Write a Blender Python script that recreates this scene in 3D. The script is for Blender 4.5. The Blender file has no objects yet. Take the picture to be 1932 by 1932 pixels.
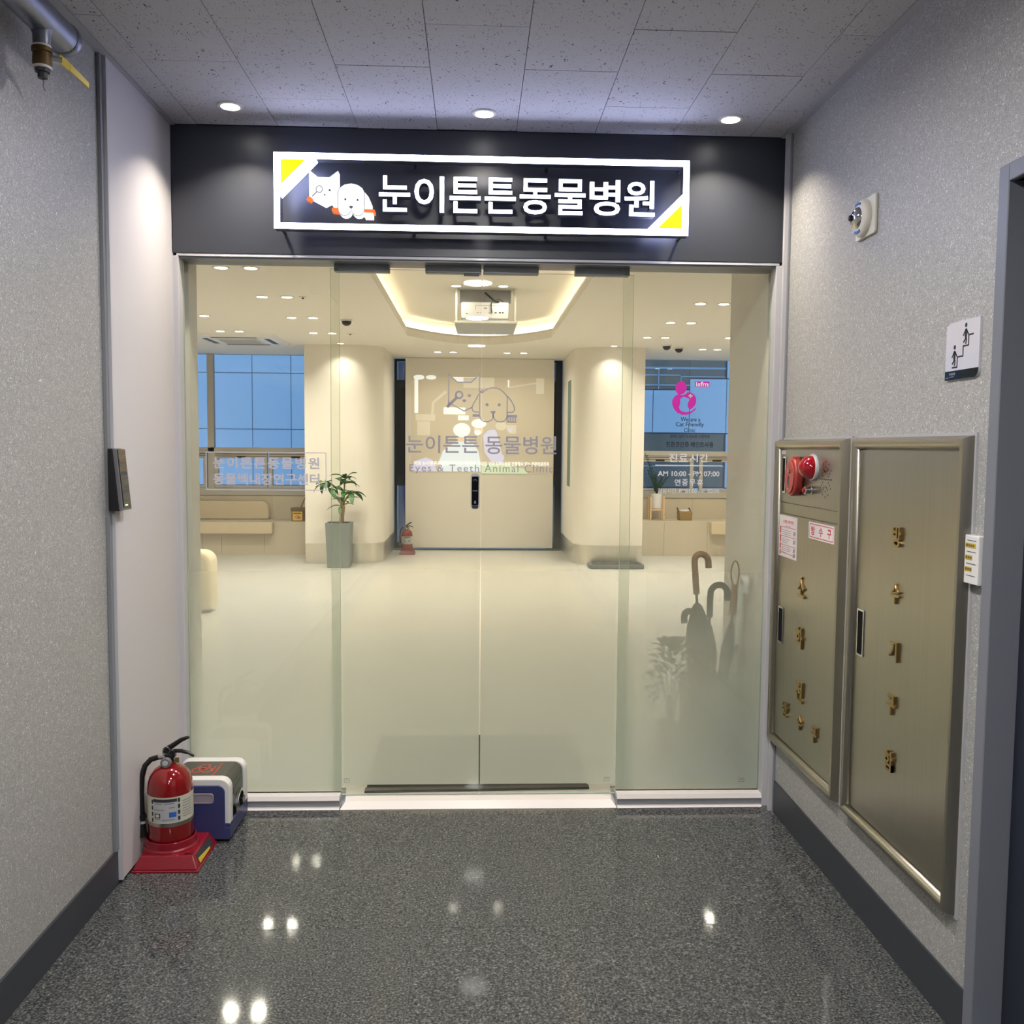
import bpy, bmesh, math, random
from mathutils import Vector, Matrix

# ------------------------------------------------------------------ camera, world, exposure
sc = bpy.context.scene
COL = sc.collection
cam_data = bpy.data.cameras.new('camera')
cam = bpy.data.objects.new('camera', cam_data)
COL.objects.link(cam)
cam_data.sensor_width = 36.0
cam_data.lens = 1740.58 / 1932.0 * 36.0
cam_data.clip_start = 0.02
cam_data.clip_end = 200
YAW, PITCH, ROLL = 0.04089, -0.06991, 0.00860
fw = Vector((math.sin(YAW) * math.cos(PITCH), math.cos(YAW) * math.cos(PITCH), math.sin(PITCH)))
rt = Vector((math.cos(YAW), -math.sin(YAW), 0))
up = rt.cross(fw)
r2 = rt * math.cos(ROLL) + up * math.sin(ROLL)
u2 = up * math.cos(ROLL) - rt * math.sin(ROLL)
cam.matrix_world = Matrix(((r2.x, u2.x, -fw.x, -0.0157), (r2.y, u2.y, -fw.y, -3.6028), (r2.z, u2.z, -fw.z, 1.4424), (0, 0, 0, 1)))
sc.camera = cam

world = bpy.data.worlds.new('dusk_sky')
sc.world = world
world.use_nodes = True
world.node_tree.nodes['Background'].inputs[0].default_value = (0.30, 0.56, 1.0, 1)
world.node_tree.nodes['Background'].inputs[1].default_value = 1.45

sc.view_settings.view_transform = 'Standard'
sc.view_settings.look = 'None'
sc.view_settings.gamma = 1.0
sc.view_settings.exposure = 0.0
sc.view_settings.use_curve_mapping = False
sc.cycles.max_bounces = 7
sc.cycles.diffuse_bounces = 4
sc.cycles.glossy_bounces = 3
sc.cycles.transmission_bounces = 6
sc.cycles.transparent_max_bounces = 14
sc.cycles.sample_clamp_indirect = 4.0
sc.cycles.caustics_reflective = False
sc.cycles.caustics_refractive = False
sc.cycles.use_denoising = True
sc.cycles.use_adaptive_sampling = True
sc.cycles.adaptive_threshold = 0.05
sc.cycles.use_light_tree = False

# light levels (radiant watts of the lamps, real and added)
W_CLINIC = 8.8        # one recessed clinic downlight
W_COLUMN = 2.4        # the two spots in front of the round columns
W_FRONT = 6.0         # the three downlights over the shop fascia
W_HALL = 38.0         # corridor ceiling lamp and the unseen fill lamps added behind it
WARM = (1.0, 0.92, 0.79)
NEUTRAL = (1.0, 0.90, 0.76)
COOL = (1.0, 0.97, 0.94)
SIGN_EMIT = 14.0

rnd = random.Random(4)

# ------------------------------------------------------------------ helpers
def S(r, g, b):
    f = lambda c: (c / 255.0) / 12.92 if c <= 10 else (((c / 255.0) + 0.055) / 1.055) ** 2.4
    return (f(r), f(g), f(b), 1.0)

M = {}
def new_mat(name):
    m = bpy.data.materials.new(name)
    m.use_nodes = True
    nt = m.node_tree
    M[name] = m
    return m, nt, nt.nodes['Principled BSDF']

def mat(name, col, rough=0.5, metal=0.0, emit=None, estr=0.0, spec=0.5, coat=0.0, vary=0.0, vscale=8.0, bump=0.0, bscale=200.0, sss=0.0, aniso=None):
    m, nt, b = new_mat(name)
    b.inputs['Base Color'].default_value = col
    b.inputs['Roughness'].default_value = rough
    b.inputs['Metallic'].default_value = metal
    b.inputs['Specular IOR Level'].default_value = spec
    b.inputs['Coat Weight'].default_value = coat
    b.inputs['Coat Roughness'].default_value = 0.08
    if emit is not None:
        b.inputs['Emission Color'].default_value = emit
        b.inputs['Emission Strength'].default_value = estr
    if vary or bump:
        g = nt.nodes.new('ShaderNodeNewGeometry')
        if vary:
            n = nt.nodes.new('ShaderNodeTexNoise'); n.inputs['Scale'].default_value = vscale; n.inputs['Detail'].default_value = 4
            vec = g.outputs['Position']
            if aniso:
                mp = nt.nodes.new('ShaderNodeMapping'); mp.inputs['Scale'].default_value = aniso
                nt.links.new(vec, mp.inputs['Vector']); vec = mp.outputs['Vector']
            nt.links.new(vec, n.inputs['Vector'])
            mx = nt.nodes.new('ShaderNodeMix'); mx.data_type = 'RGBA'
            mx.inputs[6].default_value = tuple(c * (1 - vary) for c in col[:3]) + (1,)
            mx.inputs[7].default_value = tuple(min(1, c * (1 + vary)) for c in col[:3]) + (1,)
            nt.links.new(n.outputs['Fac'], mx.inputs[0])
            nt.links.new(mx.outputs[2], b.inputs['Base Color'])
        if bump:
            n2 = nt.nodes.new('ShaderNodeTexNoise'); n2.inputs['Scale'].default_value = bscale; n2.inputs['Detail'].default_value = 3
            nt.links.new(g.outputs['Position'], n2.inputs['Vector'])
            bp = nt.nodes.new('ShaderNodeBump'); bp.inputs['Strength'].default_value = bump; bp.inputs['Distance'].default_value = 0.002
            nt.links.new(n2.outputs['Fac'], bp.inputs['Height'])
            nt.links.new(bp.outputs['Normal'], b.inputs['Normal'])
    return m

def ramp(nt, fac, stops):
    r = nt.nodes.new('ShaderNodeValToRGB')
    el = r.color_ramp.elements
    el[0].position, el[0].color = stops[0]
    el[1].position, el[1].color = stops[-1]
    for p, c in stops[1:-1]:
        e = el.new(p); e.color = c
    nt.links.new(fac, r.inputs['Fac'])
    return r

def pos_vec(nt, scale=None, offset_by_object=False):
    g = nt.nodes.new('ShaderNodeNewGeometry')
    v = g.outputs['Position']
    if offset_by_object:
        oi = nt.nodes.new('ShaderNodeObjectInfo')
        a = nt.nodes.new('ShaderNodeVectorMath'); a.operation = 'MULTIPLY_ADD'
        a.inputs[1].default_value = (17.0, 31.0, 5.0)
        cx = nt.nodes.new('ShaderNodeCombineXYZ')
        for k in range(3): nt.links.new(oi.outputs['Random'], cx.inputs[k])
        nt.links.new(cx.outputs[0], a.inputs[0]); nt.links.new(v, a.inputs[2])
        v = a.outputs[0]
    if scale:
        mp = nt.nodes.new('ShaderNodeMapping'); mp.inputs['Scale'].default_value = scale
        nt.links.new(v, mp.inputs['Vector']); v = mp.outputs['Vector']
    return v

def mat_granite():
    m, nt, b = new_mat('granite')
    v = pos_vec(nt, None, True)
    n1 = nt.nodes.new('ShaderNodeTexNoise'); n1.inputs['Scale'].default_value = 150; n1.inputs['Detail'].default_value = 5; n1.inputs['Roughness'].default_value = 0.72
    nt.links.new(v, n1.inputs['Vector'])
    r = ramp(nt, n1.outputs['Fac'], [(0.32, S(28, 30, 32)), (0.46, S(64, 66, 67)), (0.57, S(94, 96, 96)), (0.70, S(150, 151, 149))])
    vo = nt.nodes.new('ShaderNodeTexVoronoi'); vo.inputs['Scale'].default_value = 190
    nt.links.new(v, vo.inputs['Vector'])
    r2_ = ramp(nt, vo.outputs['Color'], [(0.0, (0.62, 0.62, 0.62, 1)), (1.0, (1.3, 1.3, 1.3, 1))])
    mx = nt.nodes.new('ShaderNodeMix'); mx.data_type = 'RGBA'; mx.blend_type = 'MULTIPLY'; mx.inputs[0].default_value = 1
    nt.links.new(r.outputs[0], mx.inputs[6]); nt.links.new(r2_.outputs[0], mx.inputs[7])
    nt.links.new(mx.outputs[2], b.inputs['Base Color'])
    b.inputs['Roughness'].default_value = 0.06
    b.inputs['Specular IOR Level'].default_value = 0.36

def mat_fleck_wall():
    m, nt, b = new_mat('fleck_wall')
    v = pos_vec(nt)
    n0 = nt.nodes.new('ShaderNodeTexNoise'); n0.inputs['Scale'].default_value = 60; n0.inputs['Detail'].default_value = 2
    nt.links.new(v, n0.inputs['Vector'])
    n1 = nt.nodes.new('ShaderNodeTexNoise'); n1.inputs['Scale'].default_value = 145; n1.inputs['Detail'].default_value = 2; n1.inputs['Roughness'].default_value = 0.6; n1.inputs['Distortion'].default_value = 2.0
    nt.links.new(v, n1.inputs['Vector'])
    r = ramp(nt, n1.outputs['Fac'], [(0.28, S(132, 131, 129)), (0.48, S(164, 163, 161)), (0.60, S(174, 173, 171)), (0.68, S(232, 231, 228))])
    nt.links.new(r.outputs[0], b.inputs['Base Color'])
    b.inputs['Roughness'].default_value = 0.42
    bp = nt.nodes.new('ShaderNodeBump'); bp.inputs['Strength'].default_value = 0.35; bp.inputs['Distance'].default_value = 0.003
    nt.links.new(n1.outputs['Fac'], bp.inputs['Height']); nt.links.new(bp.outputs['Normal'], b.inputs['Normal'])

def mat_ceiling_panel():
    m, nt, b = new_mat('ceiling_panel')
    v = pos_vec(nt, (1.0, 0.55, 1.0), True)
    n1 = nt.nodes.new('ShaderNodeTexNoise'); n1.inputs['Scale'].default_value = 85; n1.inputs['Detail'].default_value = 1.5; n1.inputs['Distortion'].default_value = 2.5
    nt.links.new(v, n1.inputs['Vector'])
    r = ramp(nt, n1.outputs['Fac'], [(0.30, S(58, 56, 56)), (0.345, S(196, 194, 193))])
    nt.links.new(r.outputs[0], b.inputs['Base Color'])
    b.inputs['Roughness'].default_value = 0.9
    bp = nt.nodes.new('ShaderNodeBump'); bp.inputs['Strength'].default_value = 0.5; bp.inputs['Distance'].default_value = 0.003
    nt.links.new(r.outputs[0], bp.inputs['Height']); nt.links.new(bp.outputs['Normal'], b.inputs['Normal'])

def mat_steel():
    m, nt, b = new_mat('brushed_steel')
    v = pos_vec(nt, (20.0, 90.0, 1.5))
    n1 = nt.nodes.new('ShaderNodeTexNoise'); n1.inputs['Scale'].default_value = 1.0; n1.inputs['Detail'].default_value = 3
    nt.links.new(v, n1.inputs['Vector'])
    r = ramp(nt, n1.outputs['Fac'], [(0.3, S(174, 169, 156)), (0.7, S(178, 173, 160))])
    nt.links.new(r.outputs[0], b.inputs['Base Color'])
    b.inputs['Metallic'].default_value = 1.0
    b.inputs['Roughness'].default_value = 0.30

def mat_glass(name, tint, refl=1.0, rough=0.0):
    m = bpy.data.materials.new(name); m.use_nodes = True; M[name] = m
    nt = m.node_tree; nt.nodes.remove(nt.nodes['Principled BSDF'])
    out = nt.nodes['Material Output']
    tr = nt.nodes.new('ShaderNodeBsdfTransparent'); tr.inputs[0].default_value = tint
    gl = nt.nodes.new('ShaderNodeBsdfGlossy'); gl.inputs['Roughness'].default_value = rough
    lw = nt.nodes.new('ShaderNodeLayerWeight'); lw.inputs['Blend'].default_value = 0.5
    p = nt.nodes.new('ShaderNodeMath'); p.operation = 'POWER'; p.inputs[1].default_value = 5
    nt.links.new(lw.outputs['Facing'], p.inputs[0])
    ma = nt.nodes.new('ShaderNodeMath'); ma.operation = 'MULTIPLY_ADD'; ma.inputs[1].default_value = 0.9 * refl; ma.inputs[2].default_value = 0.04 * refl
    nt.links.new(p.outputs[0], ma.inputs[0])
    mx = nt.nodes.new('ShaderNodeMixShader')
    nt.links.new(ma.outputs[0], mx.inputs[0]); nt.links.new(tr.outputs[0], mx.inputs[1]); nt.links.new(gl.outputs[0], mx.inputs[2])
    nt.links.new(mx.outputs[0], out.inputs[0])

def mat_film():
    # gradient dot film: clear at chest height, milky towards the floor
    m = bpy.data.materials.new('gradient_film'); m.use_nodes = True; M['gradient_film'] = m
    nt = m.node_tree; nt.nodes.remove(nt.nodes['Principled BSDF'])
    out = nt.nodes['Material Output']
    g = nt.nodes.new('ShaderNodeNewGeometry')
    sx = nt.nodes.new('ShaderNodeSeparateXYZ'); nt.links.new(g.outputs['Position'], sx.inputs[0])
    mr = nt.nodes.new('ShaderNodeMapRange'); mr.inputs['From Min'].default_value = 0.0; mr.inputs['From Max'].default_value = 1.25
    nt.links.new(sx.outputs['Z'], mr.inputs['Value'])
    gr = lambda x: (x, x, x, 1)
    r = ramp(nt, mr.outputs[0], [(0.0, gr(0.93)), (0.22, gr(0.91)), (0.40, gr(0.83)), (0.54, gr(0.66)), (0.68, gr(0.40)), (0.82, gr(0.14)), (1.0, gr(0.0))])
    tr = nt.nodes.new('ShaderNodeBsdfTransparent'); tr.inputs[0].default_value = (1, 1, 1, 1)
    tl = nt.nodes.new('ShaderNodeBsdfTranslucent'); tl.inputs[0].default_value = (0.94, 0.985, 0.94, 1)
    df = nt.nodes.new('ShaderNodeBsdfDiffuse'); df.inputs[0].default_value = (0.92, 0.96, 0.91, 1)
    m1 = nt.nodes.new('ShaderNodeMixShader'); m1.inputs[0].default_value = 0.30
    nt.links.new(tl.outputs[0], m1.inputs[1]); nt.links.new(df.outputs[0], m1.inputs[2])
    m2 = nt.nodes.new('ShaderNodeMixShader')
    nt.links.new(r.outputs[0], m2.inputs[0]); nt.links.new(tr.outputs[0], m2.inputs[1]); nt.links.new(m1.outputs[0], m2.inputs[2])
    nt.links.new(m2.outputs[0], out.inputs[0])

mat_granite(); mat_fleck_wall(); mat_ceiling_panel(); mat_steel(); mat_film()
mat_glass('shop_glass', (0.965, 0.98, 0.95, 1))
mat_glass('window_glass', (0.93, 0.96, 0.97, 1), 1.6)
mat('glass_edge', S(176, 200, 184), 0.2, emit=S(150, 175, 160), estr=0.0)
mat('end_wall', S(96, 96, 96), 0.6)
mat('grout', S(86, 85, 80), 0.8)
mat('ceiling_gap', S(60, 60, 62), 0.9)
mat('dark_paint', S(58, 61, 68), 0.45, vary=0.06, vscale=6)
mat('fascia', S(52, 55, 63), 0.38, vary=0.05, vscale=3)
mat('white_panel', S(206, 202, 204), 0.5, vary=0.02, vscale=2)
mat('grey_trim', S(132, 134, 140), 0.4)
mat('frame_white', S(196, 195, 200), 0.35)
mat('frame_grey', S(150, 151, 156), 0.4)
mat('sill_white', S(226, 220, 218), 0.3)
mat('dark_trim', S(58, 60, 66), 0.45)
mat('hanger_grey', S(122, 125, 130), 0.4)
mat('door_steel', S(38, 42, 56), 0.45)
mat('door_frame', S(116, 119, 130), 0.4)
mat('black_plastic', S(18, 19, 21), 0.3)
mat('black_gloss', S(14, 15, 18), 0.08)
mat('charcoal', S(44, 46, 50), 0.5)
mat('pocket_black', S(16, 17, 19), 0.7, spec=0.1)
mat('grey_plastic', S(108, 108, 112), 0.45)
mat('light_grey', S(178, 178, 180), 0.5)
mat('white_plastic', S(226, 224, 222), 0.4)
mat('cream_plastic', S(222, 218, 206), 0.4)
mat('chrome', S(210, 210, 212), 0.12, metal=1.0)
mat('pipe_metal', S(118, 122, 138), 0.38, metal=0.7, vary=0.15, vscale=20)
mat('brass', S(88, 68, 38), 0.5, metal=0.6)
mat('gold_letter', S(178, 152, 102), 0.28, metal=1.0)
mat('yellow_paint', S(196, 172, 52), 0.4)
mat('red_paint', S(126, 10, 14), 0.09, coat=0.5)
mat('red_stand', S(128, 20, 36), 0.22)
mat('red_bell', S(164, 62, 56), 0.32)
mat('red_lens', S(150, 8, 24), 0.06, emit=S(255, 20, 60), estr=0.02, coat=0.6)
mat('paper', S(228, 220, 222), 0.6)
mat('red_print', S(196, 52, 60), 0.6)
mat('pink_print', S(206, 150, 158), 0.6)
mat('dark_print', S(48, 48, 54), 0.6)
mat('grey_print', S(132, 130, 136), 0.6)
mat('blue_print', S(42, 98, 180), 0.5)
mat('label_cream', S(196, 196, 176), 0.5)
mat('navy_plastic', S(54, 60, 106), 0.35)
mat('lavender_grey', S(150, 140, 152), 0.4)
mat('olive_cover', S(70, 70, 62), 0.4)
mat('red_ink', S(190, 74, 58), 0.5)
mat('vinyl_door', S(170, 166, 178), 0.5)
mat('vinyl_grey', S(198, 196, 208), 0.5)
mat('vinyl_white', S(232, 230, 234), 0.5)
mat('vinyl_black', S(34, 36, 42), 0.5)
mat('magenta', S(206, 36, 166), 0.45)
mat('sign_white', S(250, 250, 255), 0.4, emit=(0.55, 0.60, 1.0, 1), estr=SIGN_EMIT)
mat('emblem_white', S(250, 250, 255), 0.4, emit=(0.93, 0.95, 1.0, 1), estr=1.15)
mat('letter_white', S(250, 250, 255), 0.4, emit=(0.62, 0.67, 1.0, 1), estr=4.5)
mat('sign_side', S(70, 72, 80), 0.4)
mat('sign_yellow', S(250, 235, 10), 0.4, emit=(1.0, 0.86, 0.0, 1), estr=1.25)
mat('sign_orange', S(235, 96, 40), 0.4, emit=(0.9, 0.16, 0.03, 1), estr=0.9)
mat('sign_grey', S(70, 72, 76), 0.5, emit=(0.3, 0.3, 0.32, 1), estr=0.2)
mat('lamp_warm', S(255, 250, 240), 0.4, emit=(1.0, 0.94, 0.84, 1), estr=10.0)
mat('lamp_hall', S(255, 252, 248), 0.4, emit=(1.0, 0.97, 0.93, 1), estr=22.0)
mat('led_strip', S(255, 240, 200), 0.4, emit=(1.0, 0.86, 0.62, 1), estr=52.0)
mat('led_green', S(170, 255, 160), 0.4, emit=(0.45, 1.0, 0.35, 1), estr=2.0)
# clinic
mat('clinic_white', S(236, 230, 220), 0.6, vary=0.015, vscale=1.5)
mat('clinic_ceiling', S(236, 231, 222), 0.75)
mat('clinic_floor', S(218, 215, 207), 0.34, vary=0.03, vscale=3)
mat('clinic_inlay', S(222, 216, 202), 0.4, vary=0.03, vscale=5)
mat('clinic_grout', S(196, 190, 176), 0.7)
mat('bench_tile', S(206, 194, 172), 0.5, vary=0.03, vscale=3)
mat('bench_cushion', S(214, 197, 168), 0.85, bump=0.3, bscale=250)
mat('seat_top', S(216, 212, 206), 0.8, bump=0.2, bscale=250)
mat('boucle', S(236, 224, 196), 0.95, bump=0.8, bscale=180)
mat('column_steel', S(214, 210, 200), 0.28, metal=0.9, vary=0.1, vscale=3, aniso=(6, 6, 0.3))
mat('window_frame', S(186, 181, 172), 0.45)
mat('dark_alu', S(46, 47, 50), 0.4)
mat('facade_panel', S(192, 206, 218), 0.5, vary=0.03, vscale=0.7)
mat('facade_gap', S(40, 58, 84), 0.8)
mat('facade_glass', S(108, 104, 94), 0.3)
mat('facade_mullion', S(150, 172, 192), 0.4)
mat('planter_grey', S(116, 124, 124), 0.6, vary=0.06, vscale=8)
mat('soil', S(62, 48, 38), 0.9)
mat('bark', S(150, 122, 92), 0.8)
mat('leaf', S(58, 104, 52), 0.4, vary=0.25, vscale=12)
mat('leaf_dark', S(32, 58, 44), 0.35, vary=0.2, vscale=12)
mat('leaf_grey', S(84, 104, 92), 0.5, vary=0.2, vscale=12)
mat('wood_light', S(222, 190, 148), 0.5)
mat('wood_handle', S(142, 104, 74), 0.3, vary=0.2, vscale=30)
mat('umbrella_dark', S(54, 64, 72), 0.6)
mat('umbrella_navy', S(44, 56, 76), 0.6)
mat('umbrella_grey', S(112, 116, 120), 0.6)
mat('tin_brown', S(104, 82, 52), 0.5)
mat('tin_yellow', S(226, 190, 70), 0.5)
mat('pig_pink', S(206, 140, 130), 0.5)
mat('basket', S(150, 122, 74), 0.7, bump=0.5, bscale=300)
mat('screen_base', S(222, 210, 190), 0.6)
mat('green_glass', S(176, 200, 186), 0.1)
mat('rubber_mat', S(56, 58, 58), 0.9, bump=0.5, bscale=300)
mat('scale_dark', S(92, 98, 96), 0.5)

for m_ in M.values():
    if m_.name not in ('sign_white', 'letter_white', 'led_strip'): m_.cycles.emission_sampling = 'NONE'

# ---- mesh builder
class Frame:
    def __init__(s, o, r, u):
        s.o, s.r, s.u = Vector(o), Vector(r).normalized(), Vector(u).normalized()
        s.n = s.r.cross(s.u)
    def p(s, u, v, w=0.0):
        return s.o + s.r * u + s.u * v + s.n * w
FRONT = lambda y, x=0, z=0: Frame((x, y, z), (1, 0, 0), (0, 0, 1))          # normal -y
RIGHTW = lambda x, y=0, z=0: Frame((x, y, z), (0, -1, 0), (0, 0, 1))        # normal -x
LEFTW = lambda x, y=0, z=0: Frame((x, y, z), (0, 1, 0), (0, 0, 1))          # normal +x
UPF = lambda z, x=0, y=0: Frame((x, y, z), (1, 0, 0), (0, 1, 0))            # normal +z

class MB:
    def __init__(s): s.v, s.f, s.m = [], [], []
    def add(s, vs, fs, mi=0):
        k = len(s.v); s.v += [tuple(v) for v in vs]
        for f in fs: s.f.append([i + k for i in f]); s.m.append(mi)
        return s
    def box(s, x0, x1, y0, y1, z0, z1, mi=0):
        vs = [(x, y, z) for z in (z0, z1) for y in (y0, y1) for x in (x0, x1)]
        return s.add(vs, [(0, 2, 3, 1), (4, 5, 7, 6), (0, 1, 5, 4), (2, 6, 7, 3), (0, 4, 6, 2), (1, 3, 7, 5)], mi)
    def hull8(s, b, t):
        return s.add(list(b) + list(t), [(3, 2, 1, 0), (4, 5, 6, 7), (0, 1, 5, 4), (1, 2, 6, 5), (2, 3, 7, 6), (3, 0, 4, 7)])
    def prism(s, pts, fr, w0, w1, mi=0):
        n = len(pts)
        vs = [fr.p(u, v, w0) for u, v in pts] + [fr.p(u, v, w1) for u, v in pts]
        return s.add(vs, [tuple(range(n))[::-1], tuple(range(n, 2 * n))] + [(i, (i + 1) % n, n + (i + 1) % n, n + i) for i in range(n)], mi)
    def ring(s, outer, inner, fr, w0, w1):
        n = len(outer)
        vs = [fr.p(u, v, w) for w in (w0, w1) for u, v in outer] + [fr.p(u, v, w) for w in (w0, w1) for u, v in inner]
        fs = []
        for i in range(n):
            j = (i + 1) % n
            fs += [(i, j, n + j, n + i), (2 * n + i, 3 * n + i, 3 * n + j, 2 * n + j), (n + i, n + j, 3 * n + j, 3 * n + i), (i, 2 * n + i, 2 * n + j, j)]
        return s.add(vs, fs)
    def stroke(s, pts, width, fr, w0, w1, closed=False):
        n = len(pts); L, Rr = [], []
        P = [Vector((a, b)) for a, b in pts]
        for i in range(n):
            a = P[i - 1] if (i > 0 or closed) else None
            b = P[(i + 1) % n] if (i < n - 1 or closed) else None
            d1 = (P[i] - a).normalized() if a is not None else None
            d2 = (b - P[i]).normalized() if b is not None else None
            d1 = d1 or d2; d2 = d2 or d1
            t = (d1 + d2)
            t = t.normalized() if t.length > 1e-6 else d1
            nn = Vector((-t.y, t.x)); c = max(0.45, nn.dot(Vector((-d1.y, d1.x))))
            L.append(P[i] + nn * (width / 2 / c)); Rr.append(P[i] - nn * (width / 2 / c))
        vs = [fr.p(q.x, q.y, w) for w in (w0, w1) for q in L] + [fr.p(q.x, q.y, w) for w in (w0, w1) for q in Rr]
        fs = []
        for i in range(n if closed else n - 1):
            j = (i + 1) % n
            fs += [(i, j, n + j, n + i), (2 * n + i, 3 * n + i, 3 * n + j, 2 * n + j), (n + i, n + j, 3 * n + j, 3 * n + i), (i, 2 * n + i, 2 * n + j, j)]
        if not closed:
            fs += [(0, n, 3 * n, 2 * n), (n - 1, 3 * n - 1, 4 * n - 1, 2 * n - 1)]
        return s.add(vs, fs)
    def tube(s, pts, r, n=10, caps=True):
        P = [Vector(p) for p in pts]; rs = r if isinstance(r, (list, tuple)) else [r] * len(P)
        vs, fs = [], []; ref = None
        for i, p in enumerate(P):
            t = (P[min(i + 1, len(P) - 1)] - P[max(i - 1, 0)]).normalized()
            if ref is None: ref = Vector((0, 0, 1)) if abs(t.z) < 0.9 else Vector((1, 0, 0))
            a = (ref - t * ref.dot(t)).normalized(); b = t.cross(a); ref = a
            vs += [p + (a * math.cos(2 * math.pi * k / n) + b * math.sin(2 * math.pi * k / n)) * rs[i] for k in range(n)]
        for i in range(len(P) - 1):
            for k in range(n):
                fs.append((i * n + k, i * n + (k + 1) % n, (i + 1) * n + (k + 1) % n, (i + 1) * n + k))
        if caps:
            fs += [tuple(range(n))[::-1], tuple(range((len(P) - 1) * n, len(P) * n))]
        return s.add(vs, fs)
    def lathe(s, prof, c, axis=(0, 0, 1), n=24, wave=None):
        ax = Vector(axis).normalized(); ref = Vector((1, 0, 0)) if abs(ax.x) < 0.9 else Vector((0, 1, 0))
        a = (ref - ax * ref.dot(ax)).normalized(); b = ax.cross(a); c = Vector(c)
        vs, fs = [], []
        for r, h in prof:
            for k in range(n):
                th = 2 * math.pi * k / n
                rr = r * (1 + (wave[0] * math.cos(wave[1] * th) if wave else 0))
                vs.append(c + ax * h + (a * math.cos(th) + b * math.sin(th)) * max(rr, 1e-4))
        for i in range(len(prof) - 1):
            for k in range(n):
                fs.append((i * n + k, i * n + (k + 1) % n, (i + 1) * n + (k + 1) % n, (i + 1) * n + k))
        fs += [tuple(range(n))[::-1], tuple(range((len(prof) - 1) * n, len(prof) * n))]
        return s.add(vs, fs)

def circle(cx, cy, r, n=24, ry=None, a0=0.0, a1=None, rot=0.0):
    ry = r if ry is None else ry
    full = a1 is None
    a1 = 2 * math.pi if full else a1
    k = n if full else n + 1
    out = []
    for i in range(k):
        t = a0 + (a1 - a0) * i / n
        x, y = r * math.cos(t), ry * math.sin(t)
        out.append((cx + x * math.cos(rot) - y * math.sin(rot), cy + x * math.sin(rot) + y * math.cos(rot)))
    return out

def rrect(x0, x1, y0, y1, r, n=5, corners=(1, 1, 1, 1)):
    # counter-clockwise from bottom-left; corners = bl, br, tr, tl
    out = []
    for (cx, cy, a, on, px, py) in ((x0 + r, y0 + r, math.pi, corners[0], x0, y0), (x1 - r, y0 + r, 1.5 * math.pi, corners[1], x1, y0),
                                    (x1 - r, y1 - r, 0, corners[2], x1, y1), (x0 + r, y1 - r, 0.5 * math.pi, corners[3], x0, y1)):
        if on: out += circle(cx, cy, r, n, None, a, a + math.pi / 2)
        else: out.append((px, py))
    return out

ORG = {}
def mesh_from(mb, name, org):
    me = bpy.data.meshes.new(name)
    o = Vector(org)
    me.from_pydata([Vector(v) - o for v in mb.v], [], mb.f)
    bm = bmesh.new(); bm.from_mesh(me)
    bmesh.ops.recalc_face_normals(bm, faces=bm.faces)
    bm.to_mesh(me); bm.free()
    if any(mb.m):
        for p, i in zip(me.polygons, mb.m): p.material_index = i
    return me

def part(name, mb, material, parent=None, smooth=None, bevel=0.0, org=None, label=None, seg=2):
    """one mesh object; world coordinates in, stored relative to the root's origin"""
    if parent is not None: org = ORG[parent.name]
    elif org is None: org = (0, 0, 0)
    me = mesh_from(mb, name, org)
    mats = material if isinstance(material, (list, tuple)) else [material]
    for m_ in mats: me.materials.append(M[m_])
    o = bpy.data.objects.new(name, me); COL.objects.link(o)
    if parent is not None:
        o.parent = parent
    else:
        o.location = org
    ORG[o.name] = org
    if smooth:
        me.polygons.foreach_set('use_smooth', [True] * len(me.polygons))
        me.set_sharp_from_angle(angle=math.radians(smooth))
    if bevel:
        b = o.modifiers.new('edge', 'BEVEL'); b.width = bevel; b.segments = seg; b.limit_method = 'ANGLE'; b.angle_limit = math.radians(35)
    if label: o['label'] = label
    return o

def shape_like(src, name, loc, parent):
    """another object that shares the mesh of src, placed at world loc"""
    o = bpy.data.objects.new(name, src.data); COL.objects.link(o)
    o.parent = parent
    o.location = Vector(loc) - Vector(ORG[parent.name])
    ORG[o.name] = ORG[parent.name]
    return o

def tag(o, label, cat, group=None):
    o['label'] = label; o['category'] = cat
    if group: o['group'] = group
    return o

def thing(name, label, cat, loc, group=None):
    o = bpy.data.objects.new(name, None); COL.objects.link(o)
    o.empty_display_size = 0.05
    o.location = loc; ORG[o.name] = tuple(loc)
    return tag(o, label, cat, group)

def struct(name, mb, material, label=None, **k):
    o = part(name, mb, material, **k); o['kind'] = 'structure'
    if label: o['label'] = label
    return o

def struct_root(name, loc, label=None):
    o = bpy.data.objects.new(name, None); COL.objects.link(o)
    o.location = loc; ORG[o.name] = tuple(loc); o['kind'] = 'structure'
    if label: o['label'] = label
    return o

FONT_CACHE = {}
def text_shape(body, bold=0.0, res=3, space=1.0):
    key = (body, bold, space)
    if key not in FONT_CACHE:
        c = bpy.data.curves.new('lettering', 'FONT')
        c.body = body; c.offset = bold; c.resolution_u = res; c.space_character = space; c.fill_mode = 'FRONT'
        o = bpy.data.objects.new('lettering', c)
        COL.objects.link(o)
        me = bpy.data.meshes.new_from_object(o)
        vs = [(v.co.x, v.co.y) for v in me.vertices]; fs = [tuple(p.vertices) for p in me.polygons]
        bpy.data.objects.remove(o); bpy.data.curves.remove(c); bpy.data.meshes.remove(me)
        FONT_CACHE[key] = (vs, fs)
    return FONT_CACHE[key]

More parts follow.
